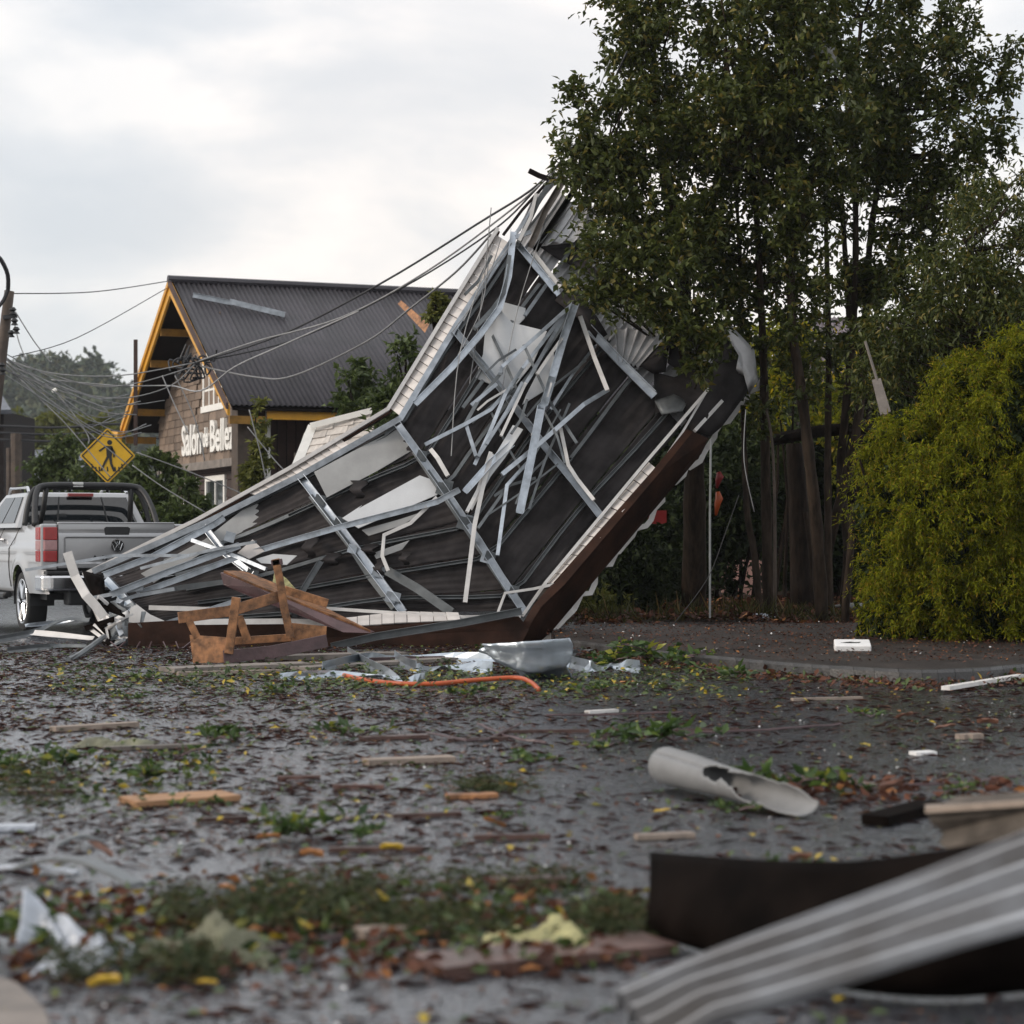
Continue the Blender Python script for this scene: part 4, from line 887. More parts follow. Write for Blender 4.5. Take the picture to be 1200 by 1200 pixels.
m = MB(); m.plate(fasc, .10); m.build('fascia_board', M_['brown'], wr, bevel=.006)
edge = []
for i in range(40):
    t_ = i / 39; a = P(640, 750, 24.3).lerp(P(890, 448, 26.2), t_); edge.append(a + Vector((rnd.uniform(-.05, .05), 0, rnd.uniform(-.05, .05) - .02 * math.sin(t_ * 20))))
m = MB(); m.sweep(edge, [(-.03, -.01), (.035, -.004), (.03, .01), (-.03, .008)]); m.build('torn_flashing', M_['whitep'], wr)
# bottom edge: brown fascia, soffit strip, rails
m = MB(); m.plate([P(150, 730, 23.5), P(220, 726, 23.55), P(400, 735, 23.6), P(608, 722, 23.75), P(620, 738, 23.7), P(610, 757, 23.6), P(400, 762, 23.5), P(225, 760, 23.5), P(150, 757, 23.45)], .10); m.build('fascia_board', M_['brown'], wr, bevel=.006)
m = MB(); m.bar([P(222, 729, 23.45), P(330, 728, 23.45), P(410, 730, 23.5)], .06, .05); m.build('white_strip', M_['whitep'], wr)
BI = [P(405, 724, 23.8), P(470, 716, 23.85), P(538, 718, 23.9)]; BO = [P(405, 736, 23.6), P(470, 732, 23.65), P(541, 728, 23.7)]
soff(BI, BO, 0, 2, 9)
m = MB(); m.bar([P(383, 713, 23.9), P(460, 718, 23.8), P(545, 723, 23.8), P(610, 722, 23.9)], .035, .04); m.build('edge_rail', M_['whitep'], wr)
m = MB(); m.chan([P(388, 758, 23.35), P(440, 746, 23.4), P(540, 730, 23.5), P(612, 716, 23.7)], .085, .06); m.build('edge_channel', M_['steeld'], wr)

# steel members: (name, points in the picture, stand-off in front of the underside, width in pixels, depth m, material, flip)
BARS = [
 ('cross_beam', [(354, 560), (400, 620), (472, 716)], .10, 11, .10, 'steel', 1), ('cross_beam', [(365, 582), (410, 640), (462, 714)], .04, 7, .08, 'steeld', -1),
 ('cross_beam', [(466, 497), (515, 565), (560, 632), (614, 716)], .12, 10, .10, 'steel', 1), ('cross_beam', [(486, 530), (530, 595), (600, 700)], .06, 7, .08, 'steeld', -1),
 ('cross_beam', [(533, 387), (600, 472), (640, 525), (705, 606)], .12, 10, .10, 'steel', 1), ('cross_beam', [(545, 405), (590, 462)], .08, 6, .08, 'steeld', -1),
 ('cross_beam', [(604, 283), (654, 344)], .14, 9, .10, 'steel', 1), ('cross_beam', [(690, 385), (728, 425), (766, 463)], .14, 12, .10, 'steel', 1), ('cross_beam', [(625, 296), (657, 337)], .16, 6, .04, 'whitep', 1),
 ('cross_beam', [(240, 618), (266, 650), (294, 671)], .18, 9, .08, 'steel', 1), ('cross_beam', [(122, 676), (142, 697), (164, 722)], .25, 11, .08, 'zinc', 1),
 ('truss_bar', [(670, 357), (588, 430), (586, 438)], .45, 5, .03, 'steel', 1), ('truss_bar', [(668, 360), (622, 440), (560, 535)], .40, 5, .03, 'steel', 1),
 ('truss_post', [(674, 356), (648, 440), (637, 476), (634, 478), (609, 601)], .50, 11, .07, 'steel', 1), ('truss_bar', [(664, 364), (612, 432), (592, 462), (556, 545)], .35, 5, .03, 'steel', -1),
 ('truss_bar', [(680, 371), (697, 420), (712, 458)], .35, 6, .04, 'whitep', 1), ('truss_bar', [(712, 457), (684, 474), (632, 520), (588, 556)], .38, 6, .04, 'steel', 1),
 ('truss_bar', [(657, 502), (666, 545), (677, 562), (696, 586)], .25, 5, .03, 'whitep', 1), ('truss_bar', [(498, 521), (545, 497), (575, 480), (600, 452)], .35, 5, .03, 'steel', 1),
 ('truss_bar', [(546, 497), (558, 535)], .35, 5, .03, 'steel', -1), ('truss_bar', [(552, 475), (582, 450)], .3, 5, .03, 'steel', 1), ('truss_bar', [(545, 497), (560, 470), (588, 436)], .35, 5, .03, 'steeld', 1),
 ('truss_bar', [(570, 521), (612, 448)], .42, 4, .03, 'steel', 1), ('truss_bar', [(587, 511), (616, 449)], .42, 4, .03, 'whitep', 1), ('truss_bar', [(575, 530), (560, 575), (547, 600)], .3, 5, .03, 'whitep', 1),
 ('truss_bar', [(576, 532), (556, 616), (545, 706)], .32, 6, .03, 'whitep', 1), ('truss_bar', [(583, 651), (594, 569), (619, 541)], .3, 5, .03, 'steel', 1), ('truss_bar', [(594, 571), (560, 619)], .3, 4, .03, 'steeld', 1),
 ('truss_bar', [(512, 583), (481, 613), (450, 627), (448, 652), (455, 669)], .40, 5, .04, 'whitep', 1), ('lipped_channel', [(454, 669), (490, 690), (530, 718)], .25, 12, .07, 'steeld', -1),
 ('long_bar', [(160, 696), (280, 652), (400, 617), (512, 588), (538, 574)], .50, 8, .05, 'steel', 1), ('long_bar', [(130, 697), (200, 669), (281, 639)], .75, 9, .06, 'steel', 1),
 ('long_bar', [(30, 668), (135, 651), (220, 651), (260, 642), (300, 635)], .9, 4, .04, 'steel', 1), ('long_bar', [(165, 666), (245, 645)], .8, 4, .03, 'steel', 1), ('long_bar', [(225, 633), (262, 646), (312, 667)], .7, 5, .04, 'steel', 1),
 ('long_bar', [(121, 674), (180, 652), (250, 615), (262, 607)], .55, 9, .05, 'steel', 1), ('long_bar', [(117, 711), (160, 698), (205, 690)], .6, 5, .03, 'steel', 1), ('long_bar', [(107, 701), (168, 689)], .7, 5, .03, 'steel', 1),
 ('long_bar', [(192, 731), (240, 716), (282, 702)], .7, 6, .04, 'steel', 1), ('long_bar', [(175, 712), (240, 714), (300, 711)], .55, 6, .04, 'whitep', 1), ('long_bar', [(165, 697), (215, 688), (262, 682)], .45, 7, .04, 'steeld', -1),
 ('loose_strip', [(345, 722), (350, 700), (376, 657)], .8, 8, .05, 'steeld', 1), ('loose_strip', [(505, 527), (513, 537), (525, 558)], .35, 6, .04, 'whitep', 1), ('loose_strip', [(545, 576), (575, 542), (600, 520)], .35, 9, .05, 'steel', 1),
 ('bent_rod', [(581, 731), (584, 716), (592, 695), (625, 690), (661, 682)], .35, 3.5, .03, 'whitep', 1),
 ('twisted_beam', [(602, 270), (599, 300), (596, 325), (585, 362), (562, 393), (530, 430), (487, 473)], .30, 9, .06, 'steel', 1), ('twisted_beam', [(597, 300), (590, 345), (575, 365), (556, 385)], .35, 6, .05, 'steeld', -1),
 ('top_member', [(605, 290), (630, 238), (650, 205)], .20, 7, .06, 'steeld', 1), ('top_member', [(622, 288), (640, 245), (664, 205)], .25, 9, .08, 'woodw', 1), ('top_member', [(600, 280), (640, 225), (662, 200)], .05, 5, .05, 'steel', 1),
 ('top_member', [(628, 292), (655, 250), (680, 212)], .1, 8, .08, 'darkwood', 1), ('top_member', [(590, 275), (612, 246), (640, 215), (668, 192)], .15, 4, .04, 'darkwood', 1), ('top_member', [(620, 200), (632, 206), (650, 212)], .2, 7, .06, 'darkwood', 1),
 ('top_member', [(608, 283), (622, 255), (628, 228)], .3, 5, .05, 'whitep', 1), ('top_member', [(576, 300), (560, 330), (545, 345)], .0, 4, .04, 'steeld', 1), ('top_member', [(604, 278), (622, 272)], .25, 6, .05, 'steel', 1),
 ('truss_bar', [(697, 406), (670, 440), (645, 480)], .12, 4, .03, 'steel', 1), ('truss_bar', [(615, 370), (640, 334)], .1, 5, .03, 'steel', 1), ('truss_bar', [(650, 320), (676, 282)], .12, 5, .03, 'steeld', 1), ('truss_bar', [(676, 284), (712, 330), (735, 340)], .12, 5, .03, 'steeld', 1),
 ('truss_bar', [(760, 290), (752, 310)], .3, 4, .03, 'woodw', 1), ('truss_bar', [(542, 478), (566, 446)], .1, 5, .03, 'steeld', 1),
]
for nm, pp, o_, wpx, dp_, mt_, fl in BARS:
    n = len(pp); ds = [dep(x, y) for x, y in pp]; lo_ = np.polyfit(range(n), ds, 1) if n > 2 else None
    pts = [P(x, y, (ds[i] if n <= 2 else float(np.polyval(lo_, i))) - o_ - rnd.uniform(0, .06)) for i, (x, y) in enumerate(pp)]
    q_ = [pts[0]]
    for i in range(1, n):
        L_ = (pts[i] - pts[i - 1]).length; k_ = max(1, int(L_ / .45))
        for j in range(1, k_): q_.append(pts[i - 1].lerp(pts[i], j / k_) + Vector((rnd.uniform(-.012, .012), rnd.uniform(-.02, .02), rnd.uniform(-.012, .012))) * (1.6 if rnd.random() < .25 else .8))
        q_.append(pts[i])
    pts = q_
    w_ = wpx * .86 / F * 24.5; m = MB()
    if w_ > .06 and mt_ != 'whitep' : m.chan(pts, w_, dp_, fl)
    else: m.bar(pts, w_, dp_)
    m.build(nm, M_[mt_], wr, bevel=0)

# ceiling boards and sheets caught in the wreck
def loose(nm, lab, cat, pts, o_, t, mt_, dds=None, group=None):
    ds = dep(sum(p[0] for p in pts) / len(pts), sum(p[1] for p in pts) / len(pts)) - o_
    # keep the outline planar: plane leaning with the roof
    q = []
    for (x, y) in pts:
        d_ = ds + (sum(p[1] for p in pts) / len(pts) - y) * .0028; q.append(P(x, y, d_))
    m = MB(); m.plate(q, t); return tag(m.build(nm, M_[mt_], bevel=.002), lab, cat, group)
gb = 'ceiling boards caught in the wreck'
loose('ceiling_board', 'largest white ceiling board, caught high in the tangle of bars', 'board', [(570, 372), (580, 356), (600, 378), (641, 388), (625, 425), (598, 459), (557, 443), (566, 415)], .16, .018, 'board', group=gb)
loose('ceiling_board', 'small white board corner sticking up behind the largest board', 'board', [(583, 352), (616, 361), (615, 373), (602, 386), (580, 384)], .10, .018, 'board', group=gb)
loose('ceiling_board', 'white triangular board right of the steel post', 'board', [(636, 425), (649, 413), (651, 450), (612, 474), (617, 462)], .18, .018, 'board', group=gb)
loose('ceiling_board', 'white board with torn lower edge lying on the long bar', 'board', [(492, 557), (520, 567), (512, 580), (455, 604), (420, 619), (401, 607), (424, 592), (420, 596)], .20, .018, 'board', group=gb)
loose('ceiling_board', 'long grey board under the white edge between the first beams', 'board', [(368, 553), (430, 520), (470, 501), (486, 526), (440, 553), (383, 583)], .09, .018, 'boardg', group=gb)
loose('ceiling_board', 'long dull grey board reaching down to the left crumpled end', 'board', [(300, 585), (353, 562), (368, 582), (250, 640), (180, 683), (165, 672), (240, 632)], .09, .018, 'boardg', group=gb)
loose('ceiling_board', 'grey board fragment on the dark felt above the lipped channel', 'board', [(437, 648), (480, 633), (471, 644), (441, 655)], .12, .015, 'boardg', group=gb)
loose('pale_plank', 'pale plank wedged among the bars in the middle of the wreck', 'plank', [(601, 498), (613, 503), (592, 536), (575, 558), (553, 598), (549, 592), (570, 550)], .34, .02, 'board')
loose('grey_strip', 'narrow grey strip board lying below the white torn board', 'board', [(424, 621), (470, 608), (500, 598), (470, 616), (432, 628)], .15, .015, 'boardg', group=gb)
loose('white_cover', 'crumpled white triangular sheet on the left end of the wreck', 'sheet', [(153, 704), (160, 708), (176, 720), (196, 729), (160, 731), (151, 729)], .9, .01, 'whitep')
loose('scrap_board', 'small ribbed beige panel piece above the plank pile', 'panel', [(278, 648), (296, 632), (310, 646), (292, 655)], .6, .02, 'soffit')
loose('scrap_board', 'white flat scrap beside the long bar above the plank pile', 'panel', [(300, 655), (320, 649), (348, 651), (336, 662), (306, 660)], .5, .015, 'board')
loose('scrap_board', 'rough pale triangular scrap behind the upright splintered post', 'panel', [(318, 690), (322, 668), (336, 678), (350, 694), (340, 700)], .62, .02, 'insul')
# crumpled left end: bent sheet strips
m = MB(); m.bar([P(79, 647, 23.6), P(88, 675, 23.6), P(101, 698, 23.5), P(112, 710, 23.5), P(122, 723, 23.5)], .10, .03); m.build('crumpled_sheet', M_['whitep'], wr)
flap([(100, 697), (124, 722), (150, 715), (152, 722), (128, 738), (118, 735)], .9, .1, 'crumpled_sheet', 'whitep')
flap([(96, 668), (122, 676), (124, 700), (116, 708), (104, 695)], .5, .1, 'crumpled_sheet', 'darksheet')
flap([(112, 724), (126, 735), (140, 757), (134, 770), (118, 752), (108, 742)], .9, .1, 'crumpled_sheet', 'darksheet')
flap([(132, 728), (150, 724), (152, 757), (140, 764), (128, 745)], .85, .1, 'crumpled_sheet', 'steeld')
for i in range(16):
    a = (rnd.uniform(105, 150), rnd.uniform(705, 750)); q = [(a[0] + rnd.uniform(-22, 22), a[1] + rnd.uniform(-14, 16)) for _ in range(3)]
    m = MB(); m.bar([P(a[0], a[1], 23.6), P(q[0][0], q[0][1], 23.5), P(q[1][0], q[1][1], 23.7)], rnd.uniform(.02, .06), .02); m.build('crumpled_strip', M_[rnd.choice(['whitep', 'steeld', 'steel', 'darksheet'])], wr)
# thin wires trailing over the wreck
for i in range(6):
    a = (rnd.uniform(560, 660), rnd.uniform(230, 330)); b = (a[0] - rnd.uniform(10, 60), a[1] + rnd.uniform(80, 260)); mdl = ((a[0] + b[0]) / 2 + rnd.uniform(-14, 14), (a[1] + b[1]) / 2)
    m = MB(); m.tube(smooth_line([D(a[0], a[1], .3), D(*mdl, .35), D(b[0], b[1], .3)], 5), .006, 4); m.build('trailing_wire', M_['cablel'], wr)

for i in range(17):      # loose thin bars, brackets and torn lath ends in the tangle
    t_ = rnd.random(); cx = 560 + 95 * rnd.random() + 20 * t_; cy = 400 + 180 * t_ + rnd.uniform(-30, 30); an = rnd.choice([R(118), R(125), R(105), R(140), R(62), R(150)]) + rnd.uniform(-.15, .15); ln = rnd.uniform(18, 75)
    q = [(cx - math.cos(an) * ln, cy + math.sin(an) * ln * -1), (cx + rnd.uniform(-5, 5), cy + rnd.uniform(-4, 4)), (cx + math.cos(an) * ln * .8, cy + math.sin(an) * ln * .8)]
    o_ = rnd.uniform(.18, .5); m = MB(); m.bar([D(x, y, o_) for x, y in q], rnd.uniform(.016, .038), .025); m.build('loose_bar', M_[rnd.choice(['steel', 'whitep', 'steeld', 'steeld'])], wr)
for i in range(22):      # joint plates where purlins cross the beams
    u_ = rnd.choice([1, 2, 3]) + rnd.uniform(-.04, .04); v_ = rnd.choice((.20, .38, .56, .74, .92)); c_ = S_(u_, v_, .14); m = MB(); a = rnd.uniform(.05, .09)
    m.plate([c_ + Vector((-a, 0, -a * .5)), c_ + Vector((a * .6, 0, -a)), c_ + Vector((a, 0, a * .6)), c_ + Vector((-a * .5, 0, a))], .006); m.build('joint_plate', M_[rnd.choice(['steel', 'steeld'])], wr)
for i in range(6):      # curled tears of felt hanging from the sheets
    u_ = rnd.uniform(.6, 4.8); v_ = rnd.uniform(.1, .95); p0 = S_(u_, v_, .05); w_ = rnd.uniform(.1, .2); h_ = rnd.uniform(.12, .3); m = MB()
    m.grid(lambda a, b: p0 + Vector((w_ * (a - .5) * (1 - .5 * b) + .03 * math.sin(b * 9), -.05 - .14 * math.sin(b * 2.6) * (1 + .3 * a), -h_ * b)), 6, 8); m.build('felt_tear', M_['felt'], wr, smooth=True, solid=.004)
# ================================================================== PLANK PILE AND WOODEN CRATE
DP = 20.6
ct = thing('wooden_crate', 'broken orange wooden crate frame standing in front of the wreck', 'crate', P(295, 775, DP) * 1)
def crate(nm, pts, o_, wpx, dp_, mt_='wood'):
    m = MB(); m.bar([P(x, y, DP + o_ + dd) for x, y, dd in pts], wpx / F * DP, dp_); m.build(nm, M_[mt_], ct, bevel=.004)
crate('top_rail', [(209, 724, -.25), (270, 716, -.05), (330, 698, .1)], 0, 13, .035)
crate('top_rail', [(333, 691, .12), (384, 707, .2)], .3, 10, .035)
crate('end_post', [(219, 722, 0), (231, 747, 0)], -.22, 8, .04)
m = MB(); m.plate([P(222, 744, DP - .22), P(266, 747, DP - .3), P(266, 777, DP - .32), P(226, 777, DP - .24)], .03); m.build('end_panel', M_['wood'], ct, bevel=.004)
crate('post', [(277, 700, 0), (268, 766, 0)], -.36, 10, .05); crate('brace', [(280, 722, 0), (291, 753, 0)], -.1, 9, .04)
crate('bottom_rail', [(262, 770, -.34), (320, 764, -.2), (383, 751, 0)], 0, 15, .035, 'woodp'); crate('bottom_rail', [(262, 752, 0), (341, 747, 0)], .3, 9, .035)
crate('splintered_post', [(323, 655, 0), (328, 680, 0), (333, 712, 0), (341, 748, 0)], .05, 9, .05); crate('post_head', [(318, 660, 0), (331, 658, 0)], .05, 7, .05, 'woodp')
m = MB(); m.plate([P(342, 730, DP + .1), P(383, 734, DP + .15), P(382, 750, DP + .15), P(342, 752, DP + .1)], .03); m.build('side_panel', M_['wood'], ct, bevel=.004)
m = MB(); m.plate([P(258, 671, 23.5), P(300, 688, 23.3), P(434, 742, 23.0), P(402, 741, 23.0), P(300, 702, 23.3), P(262, 686, 23.5)], .22); m.plate([P(259, 670, 23.49), P(292, 672, 23.8), P(434, 739, 23.05), P(300, 687, 23.29)], .02, Vector((0, -.3, 1)))
t = thing('roof_beam', 'heavy stained beam with orange sawn top leaning on the wooden crate', 'beam', P(350, 745, 23.2) * 1)
m2 = MB(); m2.plate([P(258, 671, 23.5), P(300, 688, 23.3), P(434, 742, 23.0), P(402, 741, 23.0), P(300, 702, 23.3), P(262, 686, 23.5)], .10); m2.build('beam', M_['woodp'], t, bevel=.004)
m2 = MB(); m2.plate([P(262, 668.5, 23.52), P(286, 669, 23.9), P(330, 686, 23.7), P(434, 738.5, 23.02), P(300, 685, 23.3)], .03, Vector((0, -.4, 1))); m2.build('sawn_top', M_['wood'], t)

def plank(lab, a, b, wd, th, mt_, name='plank', cat='plank', z=.0, bend=0.0, rag=.0, n=6, tilt=0.0, group=None):
    """flat board lying on the ground between two pixels"""
    A = G(*a); B = G(*b); A.z = B.z = z + th / 2 + .004; A.z += tilt
    dx = (B - A).normalized(); sd_ = Vector((-dx.y, dx.x, 0)); m = MB(); vs = []
    for i in range(n + 1):
        c = A.lerp(B, i / n) + Vector((0, 0, bend * math.sin(math.pi * i / n))); w1 = wd / 2 * (1 - rag * rnd.random()); w2 = wd / 2 * (1 - rag * rnd.random())
        vs += [c - sd_ * w1 - Vector((0, 0, th / 2)), c + sd_ * w2 - Vector((0, 0, th / 2)), c + sd_ * w2 + Vector((0, 0, th / 2)), c - sd_ * w1 + Vector((0, 0, th / 2))]
    m.add(vs, [(i * 4 + j, i * 4 + (j + 1) % 4, (i + 1) * 4 + (j + 1) % 4, (i + 1) * 4 + j) for i in range(n) for j in range(4)] + [(3, 2, 1, 0), (n * 4, n * 4 + 1, n * 4 + 2, n * 4 + 3)])
    return tag(m.build(name, M_[mt_]), lab, cat, group)
plank('wide grey weathered board lying under the orange crate', (195, 788), (372, 781), .32, .04, 'woodw')
plank('second grey board lying right of the orange crate', (300, 775), (470, 770), .30, .05, 'woodw')
plank('long thin pale board lying in front of the crate', (208, 792), (330, 789), .08, .03, 'beige')
plank('long grey sheet strip behind the orange hose', (350, 786), (560, 772), .22, .03, 'woodw', 'sheet_strip', 'strip')
plank('brown batten lying under the bright metal strips', (430, 776), (520, 774), .08, .04, 'woodp')
plank('flat orange cardboard piece lying alone on the wet road at left', (150, 944), (270, 936), .26, .025, 'cardb', 'cardboard', 'cardboard', rag=.15)
plank('small orange bark piece below the dark fern tuft in mid road', (524, 937), (582, 935), .10, .02, 'wood', 'bark_piece', 'bark', rag=.6)
plank('pale crusty plank lying in the middle of the road', (428, 897), (530, 893), .14, .03, 'beige', rag=.3)
plank('pinkish plank lying behind the pale crusty one', (424, 868), (500, 865), .12, .02, 'woodr', rag=.3)
plank('long reddish lath crossing the road at left', (62, 858), (160, 852), .10, .03, 'beige', rag=.3)
plank('thin white lath below the mossy clump at left', (122, 880), (235, 876), .06, .02, 'woodw', rag=.3)
plank('broad reddish wet board in the foreground under the insulation', (500, 1140), (772, 1112), .26, .03, 'woodr', rag=.25, n=10)
plank('dull pale board behind the broad reddish one', (420, 1102), (560, 1090), .10, .03, 'beige', rag=.4, n=8)
plank('brown board edge right of the yellow insulation', (640, 1098), (745, 1092), .08, .03, 'woodr', rag=.3, n=8)
plank('short grey board lying above the yellow insulation', (575, 1040), (662, 1038), .08, .03, 'woodr', rag=.2)
plank('pale stick lying left of the white stick at the kerb', (928, 822), (1010, 820), .05, .02, 'beige', 'stick', 'stick')
plank('short pale lath in the road below the leafy branch', (688, 837), (722, 835), .06, .02, 'whitep', 'lath', 'lath')
plank('dull pinkish lath just left of the broken grey pipe', (745, 985), (812, 982), .06, .02, 'beige', 'lath', 'lath', rag=.3)
plank('white plastic strip cut off by the left edge', (-20, 974), (42, 973), .10, .02, 'plasticw', 'plastic_strip', 'strip')
plank('dark twisted metal strip lying at left above the plastic sheet', (-10, 1020), (90, 1026), .05, .01, 'plasticw', 'metal_strip', 'strip', bend=.01)
plank('dark curled strip right of the twisted one at left', (20, 1021), (160, 1040), .07, .012, 'steeld', 'metal_strip', 'strip', bend=.06, n=10)
plank('grey leaf shaped slat lying at the left', (68, 992), (122, 990), .10, .01, 'steeld', 'slat', 'slat', bend=.03, rag=.5, n=8)
plank('white foam scrap on the road below the kerb at right', (1070, 886), (1094, 885), .10, .02, 'foam', 'foam_scrap', 'foam', rag=.4)
plank('pale scrap near the leaf pile right of mid road', (1122, 867), (1150, 866), .08, .03, 'beige', 'wood_scrap', 'scrap', rag=.6)
plank('dark plank lying under the beige board end', (1025, 968), (1090, 950), .12, .04, 'darksheet')
for i, (x, y, w_, lab) in enumerate([(55, 932, 70, 'left of the cardboard'), (420, 925, 60, 'below the pale crusty plank'), (500, 960, 80, 'left of the upright orange leaf'), (440, 1000, 110, 'carrying a yellow leaf'), (350, 915, 50, 'right of the cardboard'), (600, 985, 90, 'in the middle of the road'), (820, 860, 90, 'at the right of the road'), (640, 860, 100, 'right of the pinkish plank'), (260, 965, 60, 'below the cardboard'), (560, 870, 70, 'beside the pinkish plank')]):
    plank('thin dark red brown lath ' + lab, (x - w_ / 2, y), (x + w_ / 2, y - rnd.uniform(-3, 3)), .035, .02, 'woodr', 'lath', 'lath', rag=.5, group='thin brown laths strewn over the road')
plank('white painted stick lying across the kerb at right', (1108, 814), (1196, 799), .07, .03, 'whitep', 'stick', 'stick', z=.03, tilt=0)

# bright torn metal in front of the wreck
def strip3(lab, pts, w_, mt_='zinc', tw=.6):
    m = MB(); n = len(pts); Q = smooth_line([P(x, y, min(d, F * (EYE - .04) / (y - HZ))) for x, y, d in pts], 5); vs = []; k_ = len(Q)
    for i, q in enumerate(Q):
        a = tw * math.sin(i * .5) + .5; t_ = (Q[min(i + 1, k_ - 1)] - Q[max(i - 1, 0)]).normalized(); s_ = Vector((0, math.cos(a), math.sin(a))); s_ = (s_ - t_ * s_.dot(t_)).normalized(); up = s_.cross(t_)
        vs += [q - s_ * w_ / 2, q + up * .02, q + s_ * w_ / 2]
    m.add(vs, [(i * 3 + j, i * 3 + j + 1, (i + 1) * 3 + j + 1, (i + 1) * 3 + j) for i in range(k_ - 1) for j in range(2)])
    return tag(m.build('metal_strip', M_[mt_], solid=.004), lab, 'metal strip', 'torn metal strips in front of the wreck')
strip3('bright folded metal strip starting below the plank pile', [(405, 765, 21.6), (440, 785, 21.4), (470, 798, 20.6), (500, 797, 20.6)], .13)
strip3('long bright flashing lying right of the wooden crate', [(380, 783, 20.8), (430, 772, 21.2), (480, 768, 21.5), (560, 771, 21.6), (600, 772, 21.6)], .12)
strip3('bright channel strip joined to the crumpled silver duct', [(460, 770, 21.3), (485, 783, 21), (520, 780, 21), (575, 784, 20.8)], .14)
strip3('white metal strip right of the crumpled silver duct', [(660, 775, 21.4), (690, 782, 21), (715, 778, 21), (748, 783, 20.7)], .14)
strip3('dull strip sticking up right of the silver duct', [(655, 770, 21.6), (680, 764, 21.6), (694, 761, 21.7)], .08, 'steeld')
strip3('thin zinc strip in front of the crate boards', [(330, 793, 19.6), (390, 790, 19.8), (450, 791, 19.7)], .08)
strip3('silvery scrap left of the silver duct', [(566, 764, 21.9), (590, 768, 21.8), (600, 765, 21.8)], .14)
strip3('grey gutter piece lying left of the crumpled end', [(-20, 752, 24.8), (35, 742, 25), (75, 726, 25.4), (104, 727, 25.4)], .08, 'steeld', .2)
strip3('white rail lying on the road below the pickup', [(38, 741, 24.6), (70, 744, 24.3), (108, 748, 24)], .09, 'whitep', .1)
strip3('flat grey sheet lying left of the crumpled end', [(10, 762, 22.8), (60, 757, 23.2), (100, 757, 23.3)], .07, 'steeld', .1)
strip3('thin bright strip reaching under the pickup', [(30, 733, 26.2), (70, 729, 26.4), (104, 724, 26.2)], .06, 'steel')
m = MB(); m.tube([P(80, 773, 20.7), P(92, 768, 21.2), P(108, 757, 22.2), P(122, 746, 23)], .03, 6); tag(m.build('curved_rod', M_['steeld']), 'dark curved rod reaching from the crumpled end to the road', 'rod')
for i in range(7):
    x = 132 + i * 15 + rnd.uniform(-3, 3); m = MB(); m.tube(smooth_line([P(x, 752, 23.2), P(x + rnd.uniform(-20, 20), 772, 22.6), P(x + rnd.uniform(-30, 30), 781, 21.2), P(x + rnd.uniform(-30, 40), 772, 21.6)], 4), .008, 4)
    tag(m.build('thin_twig', M_['woodp']), 'thin brown twig tangled under the crumpled end of the wreck, %s from the left' % ('first', 'second', 'third', 'fourth', 'fifth', 'sixth', 'seventh')[i], 'twig', 'twigs under the crumpled end')
# crumpled duct: an open, pinched trough
m = MB(); nu, nv = 20, 14; c0 = P(620, 790, 18.2)
def duct(u_, v_):
    x = -.40 + .76 * u_; a = math.pi * (1.02 * v_ - .01); r_ = .06 + .21 * math.sin(min(1, u_ * 1.15) * math.pi * .62) ** 1.2
    r_ *= 1 + .13 * math.sin(a * 7 + u_ * 3) + .07 * abs((u_ * 6 + v_ * 2) % 1 - .5); return Vector((c0.x + x + .03 * math.sin(a * 5) + .02 * math.sin(u_ * 23), c0.y - math.cos(a) * r_ * 1.2, .29 - math.sin(a) * r_ * 1.05 + .06 * u_ * math.cos(a)))
m.grid(duct, nu, nv); tag(m.build('crumpled_duct', M_['zinc'], smooth=True, solid=.005), 'crumpled silver metal duct lying in front of the fascia corner', 'duct')
# orange hose
m = MB(); m.tube(smooth_line([G(398, 794) + Vector((0, 0, .03)), G(440, 803) + Vector((0, 0, .03)), G(500, 806) + Vector((0, 0, .03)), G(560, 804) + Vector((0, 0, .05)), G(605, 803) + Vector((0, 0, .06)), G(622, 807) + Vector((0, 0, .05)), G(632, 812) + Vector((0, 0, .02))], 6), .019, 8)
tag(m.build('orange_hose', M_['hose'], smooth=True), 'orange plastic hose lying on the road in front of the wreck', 'hose')
# polystyrene block on the pavement
b0 = P(1001, 779, 19.6); zt = .15; m = MB(); M4 = Matrix.Translation((b0.x, b0.y + .1, zt - .02)) @ Matrix.Rotation(R(-7), 4, 'Z') @ Matrix.Rotation(R(6), 4, 'X')
m.box(-.165, .165, -.17, .22, 0, .10, M4); o = m.build('foam_block', M_['foam'], bevel=.012)
tag(o, 'white polystyrene block with a dark hole lying on the pavement', 'foam block')
m = MB(); m.plate([M4 @ Vector(q) for q in [(-.11, .0, .1015), (-.02, .06, .1015), (.02, .03, .1015), (.08, .05, .1015), (.06, -.02, .1015), (-.04, -.03, .1015)]], .003, Vector((0, 0, 1))); m.build('hole', M_['black'], o)
for (x, y, nm, lab, mt_) in [(892, 737, 'bottle', 'flattened clear bottle with green cap on the soil edge', 'plasticw'), (997, 716, 'can', 'crushed grey can lying below the hedge', 'pipe')]:
    b = P(x, y, 25.5 if x < 950 else 27); b.z = .33 if x > 950 else .25; m = MB(); m.tube([b + Vector((-.2, 0, 0)), b + Vector((-.12, 0, .01)), b + Vector((-.08, 0, 0)), b + Vector((.14, .03, 0)), b + Vector((.17, .03, 0))], .045, 8, [.4, .4, 1, 1, .7]); tag(m.build(nm, M_[mt_], smooth=True), lab, nm)
